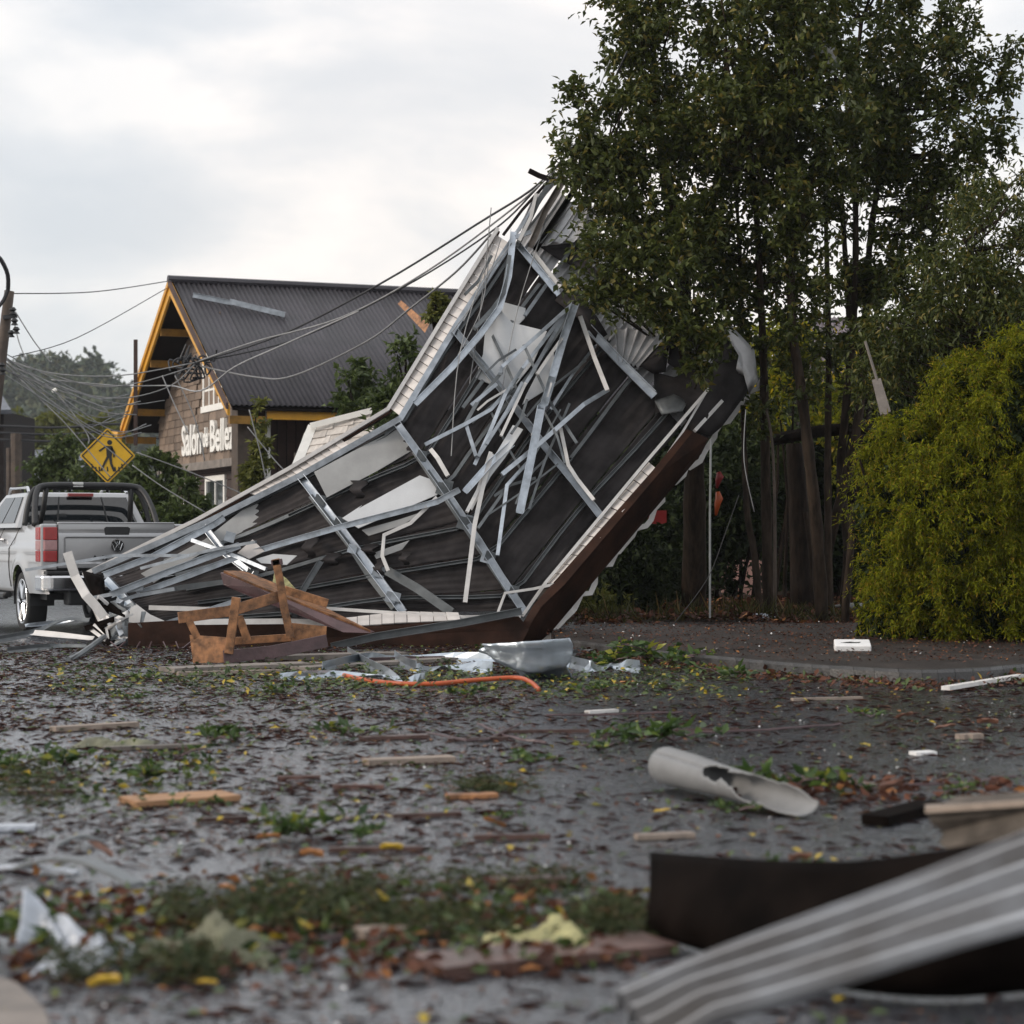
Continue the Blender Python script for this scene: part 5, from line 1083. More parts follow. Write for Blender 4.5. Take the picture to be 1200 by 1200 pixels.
# broken grey pipe
A, B = G(776, 925), G(940, 962); A = A + Vector((.02, .05, .11)); B = B + Vector((0, .05, .09)); ax = (B - A).normalized(); s1 = Vector((-ax.y, ax.x, 0)).normalized(); up = ax.cross(s1); up = up if up.z > 0 else -up
m = MB(); nu, nv = 44, 22
def pip(u_, v_):
    full = 1.0 if u_ < .38 else max(.28, 1 - (u_ - .38) * 1.15 + .10 * math.sin(u_ * 24) + .035 * math.sin(u_ * 71) + .02 * math.sin(u_ * 130)); lo_ = math.pi * (1 - full); a = -.75 + lo_ + (2 * math.pi - 2 * lo_) * v_
    r_ = .093 * (1 - .12 * u_) * (1 + .04 * math.sin(u_ * 9)); r2 = r_ * (1 + .35 * max(0, u_ - .75))
    return A.lerp(B, u_) + s1 * math.sin(a) * r2 + up * (math.cos(a) * r_ * (.92 - .25 * u_) - .02 * u_)
m.grid(pip, nu, nv); tag(m.build('broken_pipe', M_['pipe'], smooth=True, solid=.006), 'broken grey plastic pipe split open along its right half', 'pipe')
# foreground right: dark curved sheet, beige block, corrugated sheet
m = MB()
def dk(u_, v_):
    px = 762 + 520 * u_; top = 1003 + 14 * math.sin(u_ * math.pi * 1.1) - 25 * max(0, u_ - .45) / .55 - 4 * u_; d_ = 6.6 - .7 * u_ - .5 * math.sin(u_ * math.pi)
    t_ = P(px, top, d_); b_ = Vector((t_.x, t_.y + .30 * math.sin(v_ * 1.2), max(.03, t_.z))); return Vector((t_.x - .03 * v_, t_.y - .22 * math.sin(v_ * 2.2), t_.z * (1 - v_) + .012))
m.grid(dk, 30, 10); tag(m.build('curved_sheet', M_['darksheet'], smooth=True, solid=.006), 'dark brown curved sheet standing on edge in the foreground', 'sheet')
m = MB(); m.plate([P(1085, 951, 7.0), P(1230, 942, 6.6), P(1230, 980, 6.6), P(1110, 996, 6.95), P(1100, 990, 6.98), P(1104, 975, 7.0), P(1090, 966, 7.0)], .16); o = m.build('beige_board', M_['block'], bevel=.006); tag(o, 'thick beige board with pale top jutting in from the right edge', 'board')
m = MB(); m.plate([P(1084, 946, 6.98), P(1235, 935, 6.55), P(1235, 934, 6.75), P(1084, 943, 7.18)], .02, Vector((0, 0, 1))); m.build('plaster_edge', M_['beige'], o)
m = MB()
C0 = [P(718, 1172, 5.0), P(1260, 962, 5.2)]; C1 = [P(775, 1222, 4.55), P(1270, 1082, 4.5)]
def co(u_, v_):
    a = C0[0].lerp(C0[1], u_); b = C1[0].lerp(C1[1], u_); q = a.lerp(b, v_); ph = (v_ * 4 + .35) % 1; h = .055 * min(1, max(0, min((ph - .1) / .09, (.40 - ph) / .09)))
    return q + Vector((0, -.4, 1)).normalized() * (h + .004 * math.sin(u_ * 7 + v_ * 3) + (-.05 * max(0, .12 - u_) / .12 * v_)) + Vector((.012 * math.sin(v_ * 25) * (1 if u_ == 0 else 0), 0, 0))
m.grid(co, 40, 104); tag(m.build('corrugated_sheet', M_['corr'], smooth=False, solid=.004), 'large corrugated metal sheet tilted across the bottom right corner', 'metal sheet')
m = MB(); m.plate([G(-60, 1260), G(70, 1240), G(52, 1190), G(20, 1160), G(-40, 1140)], .02, Vector((0, 0, 1))); 
for i in range(len(m.v)): x, y, z = m.v[i]; m.v[i] = (x, y, z + .022)
tag(m.build('concrete_slab', M_['woodw'], bevel=.004), 'blurred pale slab in the bottom left corner', 'slab')

# soft lumps: insulation, cloth, plastic
def lump(nm, lab, cat, px0, px1, py, h, depth_, mt_, seed, n=40):
    A = G(px0, py); B = G(px1, py); r_ = random.Random(seed); ph = [r_.uniform(0, 6) for _ in range(8)]; m = MB()
    def fn(u_, v_):
        e_ = (math.sin(math.pi * u_) ** .5) * (math.sin(math.pi * v_) ** .6)
        q = A.lerp(B, u_); rough = .5 + .28 * math.sin(u_ * 9 + ph[0] + v_ * 2) + .2 * math.sin(u_ * 21 + ph[1]) * math.sin(v_ * 9 + ph[2]) + .12 * math.sin(u_ * 45 + ph[3]) * math.sin(v_ * 23 + ph[4]) + .10 * math.sin(u_ * 80 + v_ * 60 + ph[5])
        return Vector((q.x, q.y + depth_ * (v_ - .5) + .04 * math.sin(u_ * 17 + ph[6]), .006 + h * e_ * max(.12, rough)))
    m.grid(fn, n, n // 2); return tag(m.build(nm, M_[mt_], smooth=True), lab, cat)
lump('insulation', 'lump of pale yellow insulation wool in the foreground', 'insulation', 565, 712, 1108, .075, .4, 'insul', 1, 60)
lump('insulation', 'small clump of insulation right behind the larger lump', 'insulation', 690, 732, 1070, .06, .2, 'insul', 2, 30)
lump('crumpled_cloth', 'crumpled grey green cloth in the left foreground', 'cloth', 165, 325, 1120, .12, .35, 'cloth', 3, 50)
lump('plastic_sheet', 'wet white plastic sheet crumpled at the left foreground', 'plastic sheet', 52, 155, 1130, .08, .35, 'plasticw', 4, 50)
A_, B_, C_ = G(18, 1120), G(60, 1125), G(150, 1130)
m = MB(); m.grid(lambda u_, v_: A_.lerp(C_, u_) + Vector((0, .1 * v_ + .05 * math.sin(u_ * 9), .15 * (1 - u_) ** 1.1 * v_ + .01 + .02 * math.sin(u_ * 14 + v_ * 8))), 24, 10)
tag(m.build('plastic_film', M_['plasticw'], smooth=True, solid=.003), 'pointed flap of translucent white film rising at the left edge', 'plastic film')
lump('yellow_moss_clump', 'flat yellow green clump on the road behind the green sprig', 'moss', 88, 180, 874, .06, .3, 'cloth', 6, 30)

# ================================================================== TREES ON THE RIGHT
def big_tree(label, stems_, crowns, d, leafm_='leafd', base=None, cat='tree', name='tree', lsz=.100, nspr=6, nl=9, droop=.05, wratio=.54, bark='bark', dd=.8, rad=.27, group=None, every=3):
    b = P(*base, d); b.z = .2; t = thing(name, label, cat, b, 0, group); m = MB(); S0 = []
    for pp, r0, r1 in stems_:
        pts = [P(x, y, d + dd * .3 * math.sin(i * 1.3 + x)) for i, (x, y) in enumerate(pp)]
        if pp[0][1] > 690: pts[0].z = .1
        pts = smooth_line(pts, 4); n = len(pts); sc_ = [(r0 + (r1 - r0) * i / (n - 1)) * (1 + .10 * math.sin(i * 2.7 + x)) for i, x in enumerate([pp[0][0]] * n)]
        m.tube(pts, 1.0, 9, sc_); S0.append((pts, r0))
    cen = np.concatenate([blob(x, y, d + o_, rx, ry, rd, n_, .15) for x, y, rx, ry, rd, o_, n_ in crowns])
    limbs(m, S0, cen, every, .016); m.build('trunk', M_[bark], t, smooth=True)
    r = rng.uniform(.7, 1.35, len(cen)) * rad
    crown('crown', cen, r, nspr, nl, lsz, lsz * wratio, M_[leafm_], t, droop=droop)
    return t
big_tree('tall dark leafed tree whose left branches overhang the wreck', [([(812, 735), (814, 620), (812, 500), (805, 380), (790, 260), (770, 140), (765, 30)], .17, .03), ([(806, 380), (760, 290), (705, 210), (675, 180)], .05, .015), ([(803, 330), (845, 200), (850, 60)], .06, .02)],
         [(775, 60, 66, 72, .9, -.8, 66), (760, 165, 70, 74, .9, -1.2, 72), (712, 215, 50, 46, .6, -1.6, 34), (685, 170, 28, 30, .3, -1.6, 11), (674, 120, 16, 22, .2, -1.6, 5), (665, 190, 12, 30, .2, -1.6, 4), (790, 285, 66, 64, .9, -1.5, 64), (752, 330, 58, 36, .5, -2.2, 34), (795, 375, 46, 28, .4, -2.4, 20), (696, 340, 30, 18, .2, -2.4, 9), (700, 290, 36, 26, .3, -2.3, 10), (745, 20, 34, 40, .4, -.8, 16), (735, -30, 60, 40, .5, -.8, 16), (835, 410, 28, 34, .4, -2.2, 12)], 27.0, base=(813, 735))
big_tree('slender tree with straight trunk and highest dark crown', [([(964, 712), (957, 620), (950, 552), (938, 450), (928, 380), (925, 257), (920, 120), (915, -20)], .085, .03), ([(926, 300), (960, 180), (985, 60)], .045, .015), ([(924, 260), (870, 160), (850, 60)], .04, .015)],
         [(900, 40, 95, 75, 1.1, 0, 110), (870, 140, 85, 75, 1.1, 0, 90), (950, 140, 85, 80, 1.1, 0, 90), (900, -60, 130, 50, 1.2, 0, 60), (930, 225, 66, 50, .8, 0, 46), (925, 305, 46, 40, .7, .3, 20), (955, 350, 40, 26, .5, .2, 12), (925, 400, 44, 40, .6, .1, 12), (950, 450, 30, 30, .5, 0, 6)], 25.4, base=(964, 712))
big_tree('twin stemmed tree with pale streaked bark left of centre trunks', [([(901, 712), (898, 600), (896, 485), (893, 380), (885, 230), (875, 120)], .075, .025), ([(892, 712), (884, 650), (875, 596), (871, 480), (868, 330), (862, 210)], .05, .02)],
         [(855, 265, 58, 60, .9, 0, 50), (850, 350, 45, 40, .7, 0, 28), (905, 320, 40, 32, .6, .2, 15), (880, 180, 60, 50, .8, 0, 30), (875, 425, 34, 30, .5, .1, 9), (885, 480, 26, 40, .4, 0, 8)], 26.2, base=(901, 712))
big_tree('many stemmed tree with open crown against the bright sky at right', [([(988, 712), (994, 640), (985, 560), (992, 470), (1000, 380), (1003, 260), (1000, 130), (1010, 20)], .07, .025), ([(972, 712), (970, 560), (971, 400), (968, 270), (965, 150)], .055, .02), ([(968, 650), (1003, 508), (1012, 400), (1022, 260), (1045, 150), (1070, 60)], .07, .02), ([(996, 380), (988, 260), (985, 190)], .045, .02)],
         [(1045, 60, 78, 78, 1.1, 0, 70), (1070, 160, 82, 64, 1.0, 0, 64), (1020, 180, 56, 54, .8, 0, 44), (1120, 90, 38, 48, .5, 0, 18), (1168, 105, 24, 26, .3, 0, 7), (1160, 170, 40, 34, .4, 0, 14), (1125, 30, 30, 34, .3, 0, 9), (1110, 230, 60, 46, .7, 0, 38), (1030, -30, 110, 50, 1.1, 0, 50), (1070, 330, 70, 36, .6, 0, 34), (990, 240, 40, 34, .5, 0, 14), (1050, 270, 50, 34, .6, 0, 16), (1020, 340, 50, 26, .5, 0, 18), (985, 400, 44, 36, .5, 0, 14), (1000, 460, 24, 30, .4, 0, 6), (1185, 60, 14, 20, .2, 0, 3)], 26.8, base=(985, 712))
big_tree('small tree with drooping dull green leaves at the right edge', [([(1215, 720), (1205, 560), (1190, 440), (1160, 340), (1130, 280)], .07, .02)],
         [(1165, 270, 60, 70, .8, 0, 60), (1110, 340, 66, 54, .7, 0, 60), (1180, 370, 56, 54, .8, 0, 50), (1055, 395, 50, 36, .5, 0, 34), (1205, 240, 30, 40, .6, 0, 12), (1030, 440, 40, 26, .5, .2, 18), (1115, 425, 70, 34, .6, 0, 42)], 23.4, 'leafd', (1205, 720), lsz=.085, droop=.45, wratio=.36)
# pale dead stems and dark stump
for i, (pp, r_, mt_, lab, d_) in enumerate([([(908, 705), (908, 600), (905, 520), (898, 480)], .022, 'pole', 'thin pale dead tree beside the twin stemmed tree', 25.8), ([(940, 700), (936, 600), (930, 520)], .16, 'barkd', 'thick dark broken stump between the trunks', 28), ([(990, 715), (997, 640), (1000, 590)], .05, 'bark', 'short brown stem just left of the golden hedge', 25.2), ([(958, 720), (950, 640), (944, 600)], .05, 'bark', 'short brown stem leaning left behind the centre trunk', 26.5)]):
    m = MB(); q = smooth_line([P(x, y, d_) for x, y in pp], 4); q[0].z = .1; m.tube(q, r_, 8, [1 - .4 * j / len(q) for j in range(len(q))]); tag(m.build('dead_tree', M_[mt_], smooth=True), lab, 'dead tree')
m = MB(); m.tube([P(832, 724, 24.6), P(832, 600, 24.6), P(833, 515, 24.6)], .013, 6); tag(m.build('thin_pole', M_['post']), 'thin pale upright pole in front of the dark trunk', 'pole')
cable('thin cable curving down from the trees to the pavement edge', [P(866, 580, 24.5), P(850, 625, 24.5), P(828, 680, 24.4), P(785, 737, 24.3)], .006, 'cable')
cable('loose wire hanging in a narrow loop between the trees', [P(874, 480, 24.9), P(872, 540, 24.8), P(884, 600, 24.8)], .008, 'cablel')
for (x, y0, y1) in ((842, 553, 572), (841, 576, 604)):
    m = MB(); c = P(x, (y0 + y1) / 2, 26); h = (y1 - y0) / F * 26 / 2; m.tube([c + Vector((0, 0, h)), c + Vector((.02, 0, h * .4)), c, c + Vector((-.02, 0, -h))], .05, 7, [.5, 1, .8, .3]); tag(m.build('red_cloth', M_['redp' if y0 < 570 else 'hose'], smooth=True), ('upper red' if y0 < 570 else 'lower orange red') + ' rag hanging between the trees', 'rag')
m = MB(); a = P(770, 606, 29); m.box(a.x - .13, a.x + .13, 29, 29.05, a.z - .09, a.z + .09); tag(m.build('red_sign', M_['redp']), 'small red sign half hidden behind the brown fascia', 'sign')
m = MB(); m.plate([P(1022, 445, 22.2), P(1032, 443, 22.2), P(1044, 482, 22.0), P(1032, 486, 22.0)], .03); m.tube([P(1014, 400, 22.3), P(1028, 446, 22.2)], .015, 5); m.tube([P(1038, 484, 22.0), P(1043, 520, 22.2)], .03, 5); tag(m.build('weathered_plank', M_['woodw']), 'pale weathered slat caught upright in the top of the hedge', 'slat')
m = MB(); m.plate([P(944, 60, 25.0), P(958, 52, 25.0), P(980, 56, 24.9), P(982, 80, 24.9), P(975, 86, 24.9), P(960, 74, 25.0), P(950, 84, 25.0), P(943, 76, 25.0)], .02); tag(m.build('sheet_in_tree', M_['sheet']), 'pale bent metal sheet caught high up in the tree crown', 'metal sheet')
m = MB(); m.plate([P(788, 316, 25.0), P(800, 296, 25.0), P(800, 320, 25.0), P(790, 322, 25.0)], .02); tag(m.build('bent_scrap', M_['whitep']), 'pale bent scrap poking through the leaves above the wreck', 'scrap')
# cables running up through the crown from the wreck top
for i, (a, b) in enumerate((((665, 205), (735, 60)), ((660, 205), (715, 70)), ((668, 210), (728, 95)))):
    cable(('leftmost' if i == 1 else 'uppermost' if i == 0 else 'lowest') + ' fine wire rising from the wreck top into the crown', [P(*a, 26.3), P((a[0] + b[0]) / 2, (a[1] + b[1]) / 2 + 3, 26.0), P(*b, 25.6)], .008 if i else .02, 'cablel' if i else 'cable', 'wires rising from the wreck top')

# understorey and garden behind
def shrub(label, blobs, d, mt_, base, name='shrub', lsz=.10, rad=.30, nspr=8, nl=8, droop=.1, wratio=.5, group=None, cat='shrub'):
    b = P(*base, d); b.z = .2; t = thing(name, label, cat, b, 0, group)
    cen = np.concatenate([blob(x, y, d, rx, ry, rd, n_, .2) for x, y, rx, ry, rd, n_ in blobs]); cen = cen[cen[:, 2] > .15]
    m = MB(); st = []
    for i in range(3):
        q = [b + Vector((.15 * i - .15, 0, -.1)), Vector(cen[rnd.randrange(len(cen))])]; q.insert(1, q[0].lerp(q[1], .5) + Vector((.1, 0, .1))); m.tube(q, .03, 6, [1, .7, .3]); st.append((q, 1))
    limbs(m, st, cen, 5, .012); m.build('stems', M_['barkd'], t)
    crown('foliage', cen, rng.uniform(.7, 1.3, len(cen)) * rad, nspr, nl, lsz, lsz * wratio, M_[mt_], t, droop=droop); return t
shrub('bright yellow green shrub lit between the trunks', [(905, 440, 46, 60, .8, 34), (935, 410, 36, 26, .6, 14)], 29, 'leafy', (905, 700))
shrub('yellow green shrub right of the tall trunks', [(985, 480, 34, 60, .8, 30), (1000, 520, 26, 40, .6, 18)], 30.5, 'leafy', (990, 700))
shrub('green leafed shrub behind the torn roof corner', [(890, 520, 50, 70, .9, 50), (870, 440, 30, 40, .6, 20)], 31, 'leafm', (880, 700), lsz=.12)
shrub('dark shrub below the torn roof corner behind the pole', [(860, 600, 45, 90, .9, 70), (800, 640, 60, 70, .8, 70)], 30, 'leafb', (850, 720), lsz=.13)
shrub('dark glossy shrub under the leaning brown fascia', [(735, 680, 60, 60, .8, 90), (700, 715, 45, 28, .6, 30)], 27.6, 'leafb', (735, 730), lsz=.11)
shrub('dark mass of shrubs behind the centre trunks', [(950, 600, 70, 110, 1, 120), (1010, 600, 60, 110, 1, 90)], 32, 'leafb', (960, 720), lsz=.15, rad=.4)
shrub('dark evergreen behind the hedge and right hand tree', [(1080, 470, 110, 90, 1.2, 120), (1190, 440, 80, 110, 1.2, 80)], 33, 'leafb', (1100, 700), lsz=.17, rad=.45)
shrub('low olive shrub at the foot of the left hand trunk', [(700, 715, 40, 20, .4, 16), (668, 726, 24, 12, .3, 8)], 26.6, 'leafo', (690, 735), lsz=.09, rad=.2)
# far tree line closing the garden
for i, (x, w_, h_) in enumerate(((640, 70, 560), (720, 80, 520), (800, 80, 470), (880, 80, 430), (960, 80, 400), (1040, 80, 390), (1120, 80, 370), (1200, 80, 350), (1280, 80, 340))):
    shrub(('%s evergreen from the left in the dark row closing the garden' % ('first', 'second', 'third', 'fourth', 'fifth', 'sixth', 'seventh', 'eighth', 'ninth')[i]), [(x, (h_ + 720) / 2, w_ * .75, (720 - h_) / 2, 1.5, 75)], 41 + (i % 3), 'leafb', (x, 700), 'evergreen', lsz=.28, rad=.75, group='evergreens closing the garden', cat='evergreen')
# garden shed with rusty roof and dark walls
sh = thing('garden_shed', 'dark timber shed with rusty corrugated roof behind the trunks', 'shed', P(985, 640, 36) * 1)
a, b = P(950, 440, 36), P(1075, 440, 36); m = MB(); m.box(a.x, b.x, 36, 39, .1, a.z); m.build('wall', M_['darkwood'], sh)
m = MB(); zt = P(0, 372, 38).z; z_ = P(0, 440, 36).z; nn = 50
m.grid(lambda u_, v_: Vector((a.x - .3 + (b.x - a.x + .6) * u_, 35.6 + 2.4 * v_, z_ + (zt - z_) * v_ + .02 * math.sin(u_ * 200))), 120, 2); m.build('roof', M_['rustroof'], sh, smooth=True, solid=.01)
m = MB(); m.plate([(a.x - .3, 35.55, z_ - .16), (b.x + .3, 35.55, z_ - .16), (b.x + .3, 35.55, z_ + .0), (a.x - .3, 35.55, z_ + .0)], .03, Vector((0, -1, 0))); m.build('fascia', M_['woodw'], sh)
a, b = P(835, 655, 38), P(892, 685, 38); m = MB(); m.box(a.x, b.x, 36.2, 36.4, b.z, a.z); m.box(a.x, b.x, 36.21, 36.39, .1, b.z); tag(m.build('garden_wall', M_['pinkw']), 'low pink wall glimpsed between the trunks', 'wall')
m = MB(); m.tube([P(905, 515, 27.2), P(960, 505, 27), P(1025, 500, 27)], .08, 7); m.tube([P(1000, 620, 27.3), P(990, 560, 27.1), P(1018, 460, 27)], .10, 7); tag(m.build('fallen_limb', M_['barkd'], smooth=True), 'dark limb lying across the trunks at mid height', 'limb')

# golden hedge with hanging fronds
hg = thing('golden_hedge', 'large golden green conifer hedge hanging over the pavement at right', 'hedge', P(1110, 760, 21.6) * 1); hg.location.z = .15; WL[hg.name] = Vector(hg.location)
cen = []; rr_ = []
HB_ = [(1108, 610, 92, 140, 1.1, 300), (1180, 520, 100, 120, 1.2, 260), (1065, 560, 50, 85, .7, 110), (1170, 690, 100, 75, 1.0, 170), (1085, 705, 72, 58, .8, 110), (1210, 440, 70, 60, .9, 90), (1130, 470, 50, 50, .7, 60), (1050, 660, 38, 70, .6, 70), (1240, 620, 70, 130, 1.1, 90)]
cen = np.concatenate([blob(x, y, 21.7, rx, ry, rd, n_, .72) for x, y, rx, ry, rd, n_ in HB_]); cen = cen[(cen[:, 1] < 22.4) & (cen[:, 2] > .2)]
sel = rng.random(len(cen)) < .8; cen = cen[sel]
crown('fronds', cen, rng.uniform(.5, 1.7, len(cen)) * .22, 9, 26, .055, .013, M_['leafh'], hg, droop=.45, up=.15)
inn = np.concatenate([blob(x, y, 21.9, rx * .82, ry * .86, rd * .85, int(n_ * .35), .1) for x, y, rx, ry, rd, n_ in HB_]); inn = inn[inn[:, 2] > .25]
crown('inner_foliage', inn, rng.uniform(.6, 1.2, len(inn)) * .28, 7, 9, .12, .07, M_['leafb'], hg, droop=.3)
m = MB(); 
for i in range(7): a = P(1040 + i * 26, 765, 21.7); a.z = .1; m.tube([a, a + Vector((rnd.uniform(-.2, .2), .1, 1.0)), a + Vector((rnd.uniform(-.3, .3), .1, 1.9))], .035, 6, [1, .7, .4])
m.build('stems', M_['barkd'], hg)

# ================================================================== GROUND LITTER
def scat(n, dmin, dmax, zf, pxr=None, clump=None):
    """random ground positions inside the view wedge, thinned into patches"""
    d = np.sqrt(rng.uniform(dmin ** 2, dmax ** 2, n * 3)); px = rng.uniform(-60, 1260, n * 3) if pxr is None else rng.uniform(pxr[0], pxr[1], n * 3)
    x = (px - 600) / F * d
    f = .5 + .25 * np.sin(x * 2.1 + d * 1.3) * np.sin(d * 2.9 - x) + .25 * np.sin(x * 5.3 - d * 3.1 + 1) * np.sin(d * 6.1 + 2)
    f = f * np.where((px > 620) & (pxr is None), .45, 1.0)
    keep = rng.random(n * 3) < (f if clump is None else clump(x, d) * f * 1.6); d, x = d[keep][:n], x[keep][:n]
    return np.stack([x, d, zf(x, d)], 1)
flat0 = lambda x, d: np.full(len(x), .004)
def litter(name, lab, cat, pos, ln, wd, mt_, tilt=.35, lift=.012, fold=.08):
    n = len(pos); a = rng.uniform(0, 2 * np.pi, n); ax = np.stack([np.cos(a), np.sin(a), rng.normal(0, tilt * .6, n)], 1); nr = np.stack([rng.normal(0, tilt, n), rng.normal(0, tilt, n), np.ones(n)], 1)
    p = pos.copy(); p[:, 2] += rng.uniform(0, lift, n) + np.maximum(0, -ax[:, 2]) * ln
    return tag(leaf_mesh(name, p, ax, nr, ln * rng.uniform(.4, 1.35, n), wd * rng.uniform(.4, 1.35, n), M_[mt_], None, fold), lab, cat, kind='stuff')
pavz = lambda x, d: np.interp(d - np.interp(600 + x / d * F, [p[0] for p in kerb_px], [G(*p).y for p in kerb_px]), [.16, 1.2, 2.4, 6.0], [.115, .14, .17, .20]) + .012
near_kerb = lambda x, d: np.where(np.abs(d - np.interp(600 + x / d * F, [p[0] for p in kerb_px], [G(*p).y for p in kerb_px])) < .9, 1.0, .0)
litter('leaf_litter', 'brown and rusty leaf litter strewn over the wet road', 'leaf litter', scat(8500, 4.6, 24.5, flat0), .042, .022, 'litter', .13)
litter('leaf_fragments', 'tiny brown leaf fragments over the wet road', 'leaf litter', scat(40000, 4.6, 24.5, flat0), .018, .009, 'litter', .05, .004)
litter('green_leaves', 'scattered torn green and yellow leaves on the road', 'leaves', scat(4200, 4.6, 24.0, flat0), .055, .026, 'litterg', .3, .02)
litter('twig_litter', 'small reddish brown twigs and bark strips on the road', 'twigs', scat(15000, 4.6, 24.0, flat0), .12, .007, 'twigs', .05, .008, .4)
litter('pale_chips', 'tiny pale chips and glass crumbs on the road', 'chips', scat(2600, 5.0, 24.0, flat0), .016, .011, 'chips', .5, .005)
litter('gutter_litter', 'thick drift of brown leaves along the kerb', 'leaf litter', scat(5200, 15.5, 23, flat0, (600, 1230), near_kerb), .075, .04, 'litter', .5, .04)
litter('gutter_leaves', 'green and yellow leaves in the drift along the kerb', 'leaves', scat(1500, 15.5, 23, flat0, (560, 1230), near_kerb), .08, .035, 'litterg', .6, .05)
litter('wreck_litter', 'brown and green litter gathered in front of the wreck', 'leaf litter', scat(2400, 15.5, 21.5, flat0, (60, 880), lambda x, d: np.exp(-((d - 17.5) / 1.8) ** 2)), .07, .032, 'litterg', .5, .05)
litter('pavement_litter', 'leaf crumbs on the wet pavement', 'leaf litter', scat(5200, 18.2, 25.2, pavz, (640, 1230), lambda x, d: np.where(d > np.interp(600 + x / d * F, [p[0] for p in kerb_px], [G(*p).y for p in kerb_px]) + .25, 1., 0.)), .035, .02, 'litter', .4, .01)
litter('pavement_chips', 'tiny pale chips on the wet pavement', 'chips', scat(130, 18.4, 25.0, pavz, (640, 1230), lambda x, d: np.where(d > np.interp(600 + x / d * F, [p[0] for p in kerb_px], [G(*p).y for p in kerb_px]) + .25, 1., 0.)), .03, .02, 'chips', .5, .01)
zso = lambda x, d: np.array([soilz(a, b) for a, b in zip(x, d)]) + .01
litter('garden_litter', 'deep brown leaf litter under the trees', 'leaf litter', scat(9000, 24.8, 32, zso, (620, 1230), lambda x, d: np.where(x > .5, 1., 0.)), .11, .06, 'litter', .6, .05)
def tufts(name, lab, cat, spots, mt_, h, wd, per, spread, kind='stuff', lean=.5):
    P0 = []; 
    for s_ in spots: P0.append(np.array(s_) + rng.normal(size=(per, 3)) * np.array([spread, spread, 0]))
    p = np.concatenate(P0); n = len(p); ax = np.stack([rng.normal(0, lean, n), rng.normal(0, lean, n), np.ones(n) * .9], 1); nr = rdir(n)
    return tag(leaf_mesh(name, p, ax, nr, h * rng.uniform(.4, 1.2, n), np.full(n, wd), M_[mt_]), lab, cat, kind=kind)
gs = [(x, d, soilz(x, d)) for x, d in [(rnd.uniform(.8, 6), rnd.uniform(25.1, 28.5)) for _ in range(90)]]
tufts('grass', 'thin grass and weeds along the soil edge under the trees', 'grass', gs, 'grass', .15, .010, 40, .18)
gs = [(x, 25.3 + rnd.uniform(-.1, .6), .2) for x in [P(rnd.uniform(690, 1040), 740, 25.3).x for _ in range(30)]]
tufts('weeds', 'dry straw coloured weeds at the foot of the trunks', 'weeds', gs, 'grass', .34, .009, 12, .14)
# wet aggregate stones standing proud of the road binder: low four sided grains, each facet mirroring its own bit of sky
def grit(n, dmin, dmax, s, h, name, lab):
    d = np.sqrt(rng.uniform(dmin ** 2, dmax ** 2, n)); x = (rng.uniform(-40, 1240, n) - 600) / F * d
    keep = ~((x > KB[0].x - .3) & (d > np.interp(600 + x / d * F, [p[0] for p in kerb_px], [G(*p).y for p in kerb_px]) - .03)); d, x = d[keep], x[keep]; n = len(d)
    a = rng.uniform(0, np.pi, n); sz = s * rng.uniform(.5, 1.3, n); V = np.zeros((n, 5, 3))
    for k_ in range(4):
        an = a + k_ * np.pi / 2 + rng.normal(0, .2, n); r_ = sz * rng.uniform(.4, .65, n); V[:, k_] = np.stack([x + np.cos(an) * r_, d + np.sin(an) * r_, np.full(n, -.0005)], 1)
    V[:, 4] = np.stack([x + rng.normal(0, .15, n) * sz, d + rng.normal(0, .15, n) * sz, h * rng.uniform(.4, 1.3, n)], 1)
    idx = (np.arange(n)[:, None] * 5 + np.array([0, 1, 4, 1, 2, 4, 2, 3, 4, 3, 0, 4])[None]).ravel().astype(np.int32)
    me = bpy.data.meshes.new(name); me.vertices.add(n * 5); me.vertices.foreach_set('co', V.ravel()); me.loops.add(len(idx)); me.loops.foreach_set('vertex_index', idx)
    me.polygons.add(4 * n); me.polygons.foreach_set('loop_start', np.arange(0, 12 * n, 3, dtype=np.int32)); me.polygons.foreach_set('loop_total', np.full(4 * n, 3, dtype=np.int32)); me.update(calc_edges=True)
    me.materials.append(M_['grit']); return tag(link(me, name, (0, 0, 0)), lab, 'grit', kind='stuff')
grit(70000, 4.7, 13, .015, .0014, 'asphalt_grit', 'wet aggregate grains of the near road surface')
grit(60000, 13, 27, .024, .0017, 'asphalt_grit', 'wet aggregate grains of the farther road surface')
# band of fine dark foliage across the foreground
def patch(name, lab, x0, x1, y0, y1, n, mt_='moss', ln=.05, wd=.006, h=.05, cat='fine foliage'):
    px = rng.uniform(x0, x1, n) if x1 - x0 > 200 else rng.normal((x0 + x1) / 2, (x1 - x0) / 4, n); py = y0 + (y1 - y0) * rng.beta(2, 2, n); w_ = .5 + .5 * np.sin(px * .045 + py * .05) * np.sin(px * .013 + 2); k_ = rng.random(n) < .25 + .75 * w_; px, py = px[k_], py[k_]
    d = F * EYE / (py - HZ); pos = np.stack([(px - 600) / F * d, d, rng.uniform(.0, h, len(d))], 1); m_ = len(d)
    ax = np.stack([rng.normal(0, 1, m_), rng.normal(0, 1, m_), rng.normal(.08, .22, m_)], 1)
    return tag(leaf_mesh(name, pos, ax, rdir(m_), ln * rng.uniform(.5, 1.3, m_), np.full(m_, wd), M_[mt_]), lab, cat, kind='stuff')
patch('fine_foliage', 'matted band of dark green conifer bits across the foreground', 190, 470, 1052, 1104, 6500, h=.07)
patch('fine_foliage', 'dark green conifer bits beside the yellow insulation', 440, 600, 1072, 1102, 3200, h=.05)
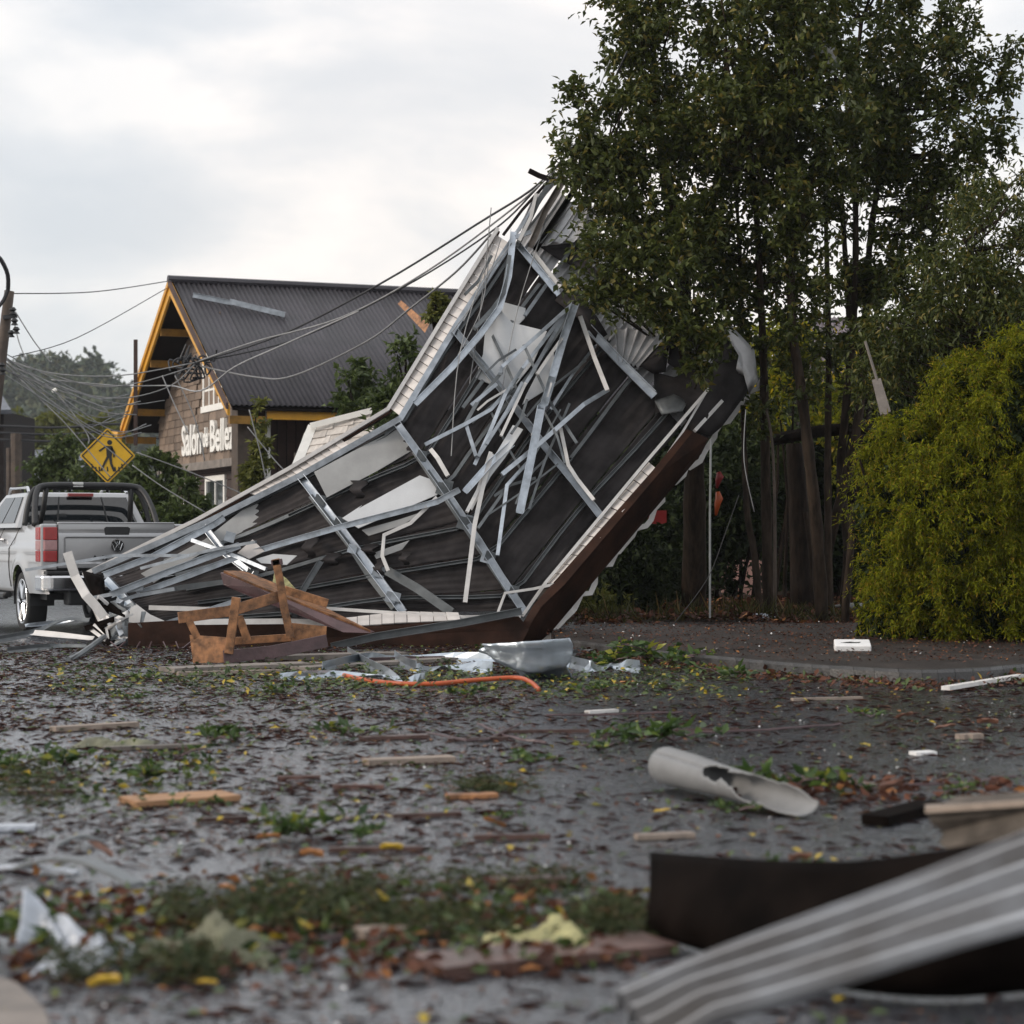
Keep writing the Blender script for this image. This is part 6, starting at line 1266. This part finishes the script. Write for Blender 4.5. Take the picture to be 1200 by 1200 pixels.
patch('fine_foliage', 'dark green tufts between insulation and dark curved sheet', 660, 765, 1068, 1112, 2800, h=.07)
patch('fine_foliage', 'olive matted bits below the plastic sheet at left', 60, 270, 1115, 1160, 2800, h=.06)
patch('fine_foliage', 'thin scatter of dark bits around the cloth', 300, 700, 1020, 1060, 2600, h=.04)
patch('fern_tuft', 'dark ferny tuft lying in mid road above the orange bark', 530, 620, 916, 934, 700, h=.05, ln=.07, cat='tuft')
patch('fern_tuft', 'dark ferny bits near the left edge of the road', -20, 90, 895, 960, 1000, h=.05, ln=.07, cat='tuft')
patch('torn_leaves', 'torn green and brown leaves matted in the foreground band', 40, 760, 1040, 1150, 900, 'litterg', .065, .030, .05, 'leaves')
patch('rusty_leaves', 'rusty wet leaves matted through the foreground band', 0, 760, 1030, 1165, 1100, 'litter', .065, .032, .04, 'leaves')
patch('mid_leaves', 'torn leaves gathered in a drift at the left of the road', 0, 260, 870, 960, 420, 'litterg', .06, .028, .04, 'leaves')
patch('pipe_leaves', 'brown and green leaves drifted behind the broken pipe', 840, 1190, 915, 950, 300, 'litter', .07, .035, .05, 'leaves')
# leafy sprigs and branches, each a thing of its own
def sprig(lab, px, py, size, n=16, mt_='leafs', name='leafy_sprig', cat='sprig', up=.25, lw=.4, ls=None, z=0.0, flatn=.45):
    b = G(px, py, z); t = thing(name, lab, cat, b); m = MB(); ctr = []
    for i in range(3 + n // 8):
        a = rnd.uniform(0, 6.28); e_ = b + Vector((math.cos(a) * size, math.sin(a) * size * .7, rnd.uniform(.1, up + .15) * size)); q = [b + Vector((0, 0, .01)), b.lerp(e_, .5) + Vector((0, 0, .12 * size)), e_]
        m.tube(q, .006, 4); ctr += [q[0].lerp(q[1], .6), q[1], q[1].lerp(q[2], .5), q[2]]
    m.build('twig', M_['woodp'], t)
    k_ = len(ctr); per = max(3, n * 3 // k_); ls_ = ls or size * .42; c_ = np.repeat(np.array([tuple(c) for c in ctr]), per, 0); N_ = len(c_); ax = rdir(N_); ax[:, 2] = np.abs(ax[:, 2]) * flatn + .05
    leaf_mesh('leaves', c_ + rng.normal(size=(N_, 3)) * size * .06, ax, rdir(N_) + np.array([0, 0, 1.]), np.full(N_, ls_) * rng.uniform(.6, 1.2, N_), np.full(N_, ls_ * lw), M_[mt_], t)
    return t
for a in [('green sprig standing near the left of the road beyond the cardboard', 245, 870, .20, 20), ('dark green leaf cluster left of the first sprig', 150, 822, .12, 8), ('small green sprig in front of the plank pile', 170, 798, .14, 10), ('green sprig beside the orange hose at its left end', 320, 812, .16, 12),
          ('bright green leaves under the orange hose', 545, 818, .18, 16), ('upright green sprig standing in the road below the wreck', 415, 866, .20, 12), ('sprig with orange leaves above the cardboard', 170, 915, .17, 16), ('pair of dark leaves below the mossy clump', 210, 889, .14, 6), ('green sprig in the road left of centre right', 620, 898, .16, 12),
          ('leafy sprig at the left edge of the road', 15, 905, .20, 18), ('sprig with yellow leaf near the left edge', 75, 898, .18, 18), ('dark leaf heap right of the white shell scrap', 365, 982, .20, 26), ('green leafy sprig lying right end of the leaf heap', 420, 985, .13, 12), ('low sprig below the cardboard', 230, 948, .10, 8),
          ('sprig beside the upright orange leaf', 595, 965, .09, 8), ('green bunch in the leaf pile behind the broken pipe', 925, 930, .24, 24), ('sprig in the leaf pile right of the broken pipe end', 1010, 930, .14, 12), ('dark leaf bunch at the left foreground corner', 30, 1110, .20, 26), ('pale green willowy sprig standing on the road', 790, 870, .28, 22),
          ('blue green sprig left of the willowy one', 745, 870, .22, 14), ('small green sprig in front of the willowy one', 705, 880, .13, 8), ('green leaves in front of the dark curved sheet', 930, 1022, .10, 8), ('pale sprig near the kerb drift', 690, 812, .16, 14), ('yellow green spray at the right end of the leafy branch', 850, 795, .25, 14),
          ('leafy twig on the road below the drift at right', 1020, 842, .14, 8), ('green sprig near the right edge of the road', 1120, 930, .13, 8), ('sprig with curled brown leaf in mid right road', 860, 955, .12, 10)]:
    sprig(*a)
sprig('large leafy branch torn off and lying at the kerb', 780, 782, .46, 60, name='fallen_branch', cat='branch', up=.45, ls=.12, lw=.45)
sprig('smaller leafy branch left of the large one at the kerb', 712, 782, .26, 26, name='fallen_branch', cat='branch', up=.3, ls=.11)
sprig('green leaf bunch lying inside the wooden crate', 292, 752 + 25, .16, 14, up=.8, z=0.0)
# a few large single leaves
def leaf(lab, px, py, L_, col, up=.3, name='leaf'):
    b = G(px, py); o = leaf_blade(b, L_, rnd.uniform(-.7, .7) + rnd.choice((0, math.pi)), up * .6, rnd.uniform(.1, .5), M_[col], name); return tag(o, lab, 'leaf', 'large single leaves on the road')
for n_, c1 in (('leaf_orange', (.36, .15, .045)), ('leaf_yellow', (.55, .36, .03)), ('leaf_brown', (.14, .06, .035))): M_[n_] = mat(n_, c1, .5, 0, .2, 20)
for a in [('upright orange leaf in the middle of the road', 592, 975, .11, 'leaf_orange', .8), ('yellow leaf lying on a dark lath', 445, 1000, .09, 'leaf_yellow', .2), ('yellow leaf right of the ferny tuft', 605, 926, .08, 'leaf_yellow', .3), ('orange brown leaf standing right of the grey slat', 132, 1010, .12, 'leaf_brown', .9), ('orange leaf beside the dark leaf heap', 300, 988, .10, 'leaf_orange', .2),
          ('pale orange leaf below the dark leaf heap', 352, 1008, .09, 'leaf_orange', .2), ('yellow leaf above the plastic sheet', 115, 1050, .06, 'leaf_yellow', .3), ('orange leaf on the dark band', 275, 1050, .07, 'leaf_orange', .4), ('blurred yellow leaf at the bottom left', 103, 1165, .09, 'leaf_yellow', .5), ('second blurred yellow leaf at the bottom', 230, 1158, .06, 'leaf_yellow', .2),
          ('large brown leaf right of the broken pipe', 1030, 935, .14, 'leaf_brown', .6), ('dark curled leaf at the right road', 1050, 845, .12, 'leaf_brown', .6), ('brown leaf beyond the kerb on the pavement road edge', 1095, 858, .14, 'leaf_brown', .4), ('orange leaf lying at the drift beside the duct', 720, 803, .18, 'leaf_orange', .2), ('brown leaf right of the drift', 1145, 852, .14, 'leaf_brown', .3), ('orange leaf left of the broken pipe', 765, 955, .08, 'leaf_yellow', .3), ('tan leaf behind the dark curved sheet', 890, 1018, .10, 'leaf_orange', .3), ('brown leaf behind the dark curved sheet', 925, 1015, .10, 'leaf_brown', .5)]:
    leaf(*a)
# thin fallen branches on the road
for i, (pp, lab) in enumerate([([(500, 862), (560, 872), (610, 852)], 'forked bare twig left of centre road'), ([(800, 862), (900, 858), (985, 852)], 'long thin dark twig crossing the right of the road'), ([(640, 842), (720, 840), (800, 838)], 'dark straight twig below the leafy branch'), ([(165, 1090), (260, 1072), (400, 1062)], 'long brown twig in the left foreground'), ([(175, 1150), (300, 1125), (400, 1105)], 'thick brown twig below the grey green cloth'), ([(560, 852), (600, 868), (640, 875)], 'second bare twig crossing the forked one'), ([(940, 915), (1060, 925), (1190, 915)], 'thin twig in front of the beige board')]):
    m = MB(); q = smooth_line([G(x, y) + Vector((0, 0, .015)) for x, y in pp], 5); q = [v + Vector((0, rnd.uniform(-.02, .02), rnd.uniform(0, .01))) for v in q]; m.tube(q, .008, 5); tag(m.build('bare_twig', M_['woodp']), lab, 'twig')

# ================================================================== HAZE
hz = MB(); hz.box(-330, 330, -3, 520, -1.0, 75); tag(hz.build('haze', None), 'thin damp haze over the street', 'haze', kind='stuff')
ho = bpy.data.objects['haze']; hm = bpy.data.materials.new('haze_air'); hm.use_nodes = True; t_ = hm.node_tree; t_.nodes.remove(t_.nodes['Principled BSDF'])
pv = t_.nodes.new('ShaderNodeVolumePrincipled'); pv.inputs['Color'].default_value = (.86, .90, .96, 1); pv.inputs['Density'].default_value = .00028; pv.inputs['Anisotropy'].default_value = .2
t_.links.new(pv.outputs[0], t_.nodes['Material Output'].inputs['Volume']); ho.data.materials.append(hm)
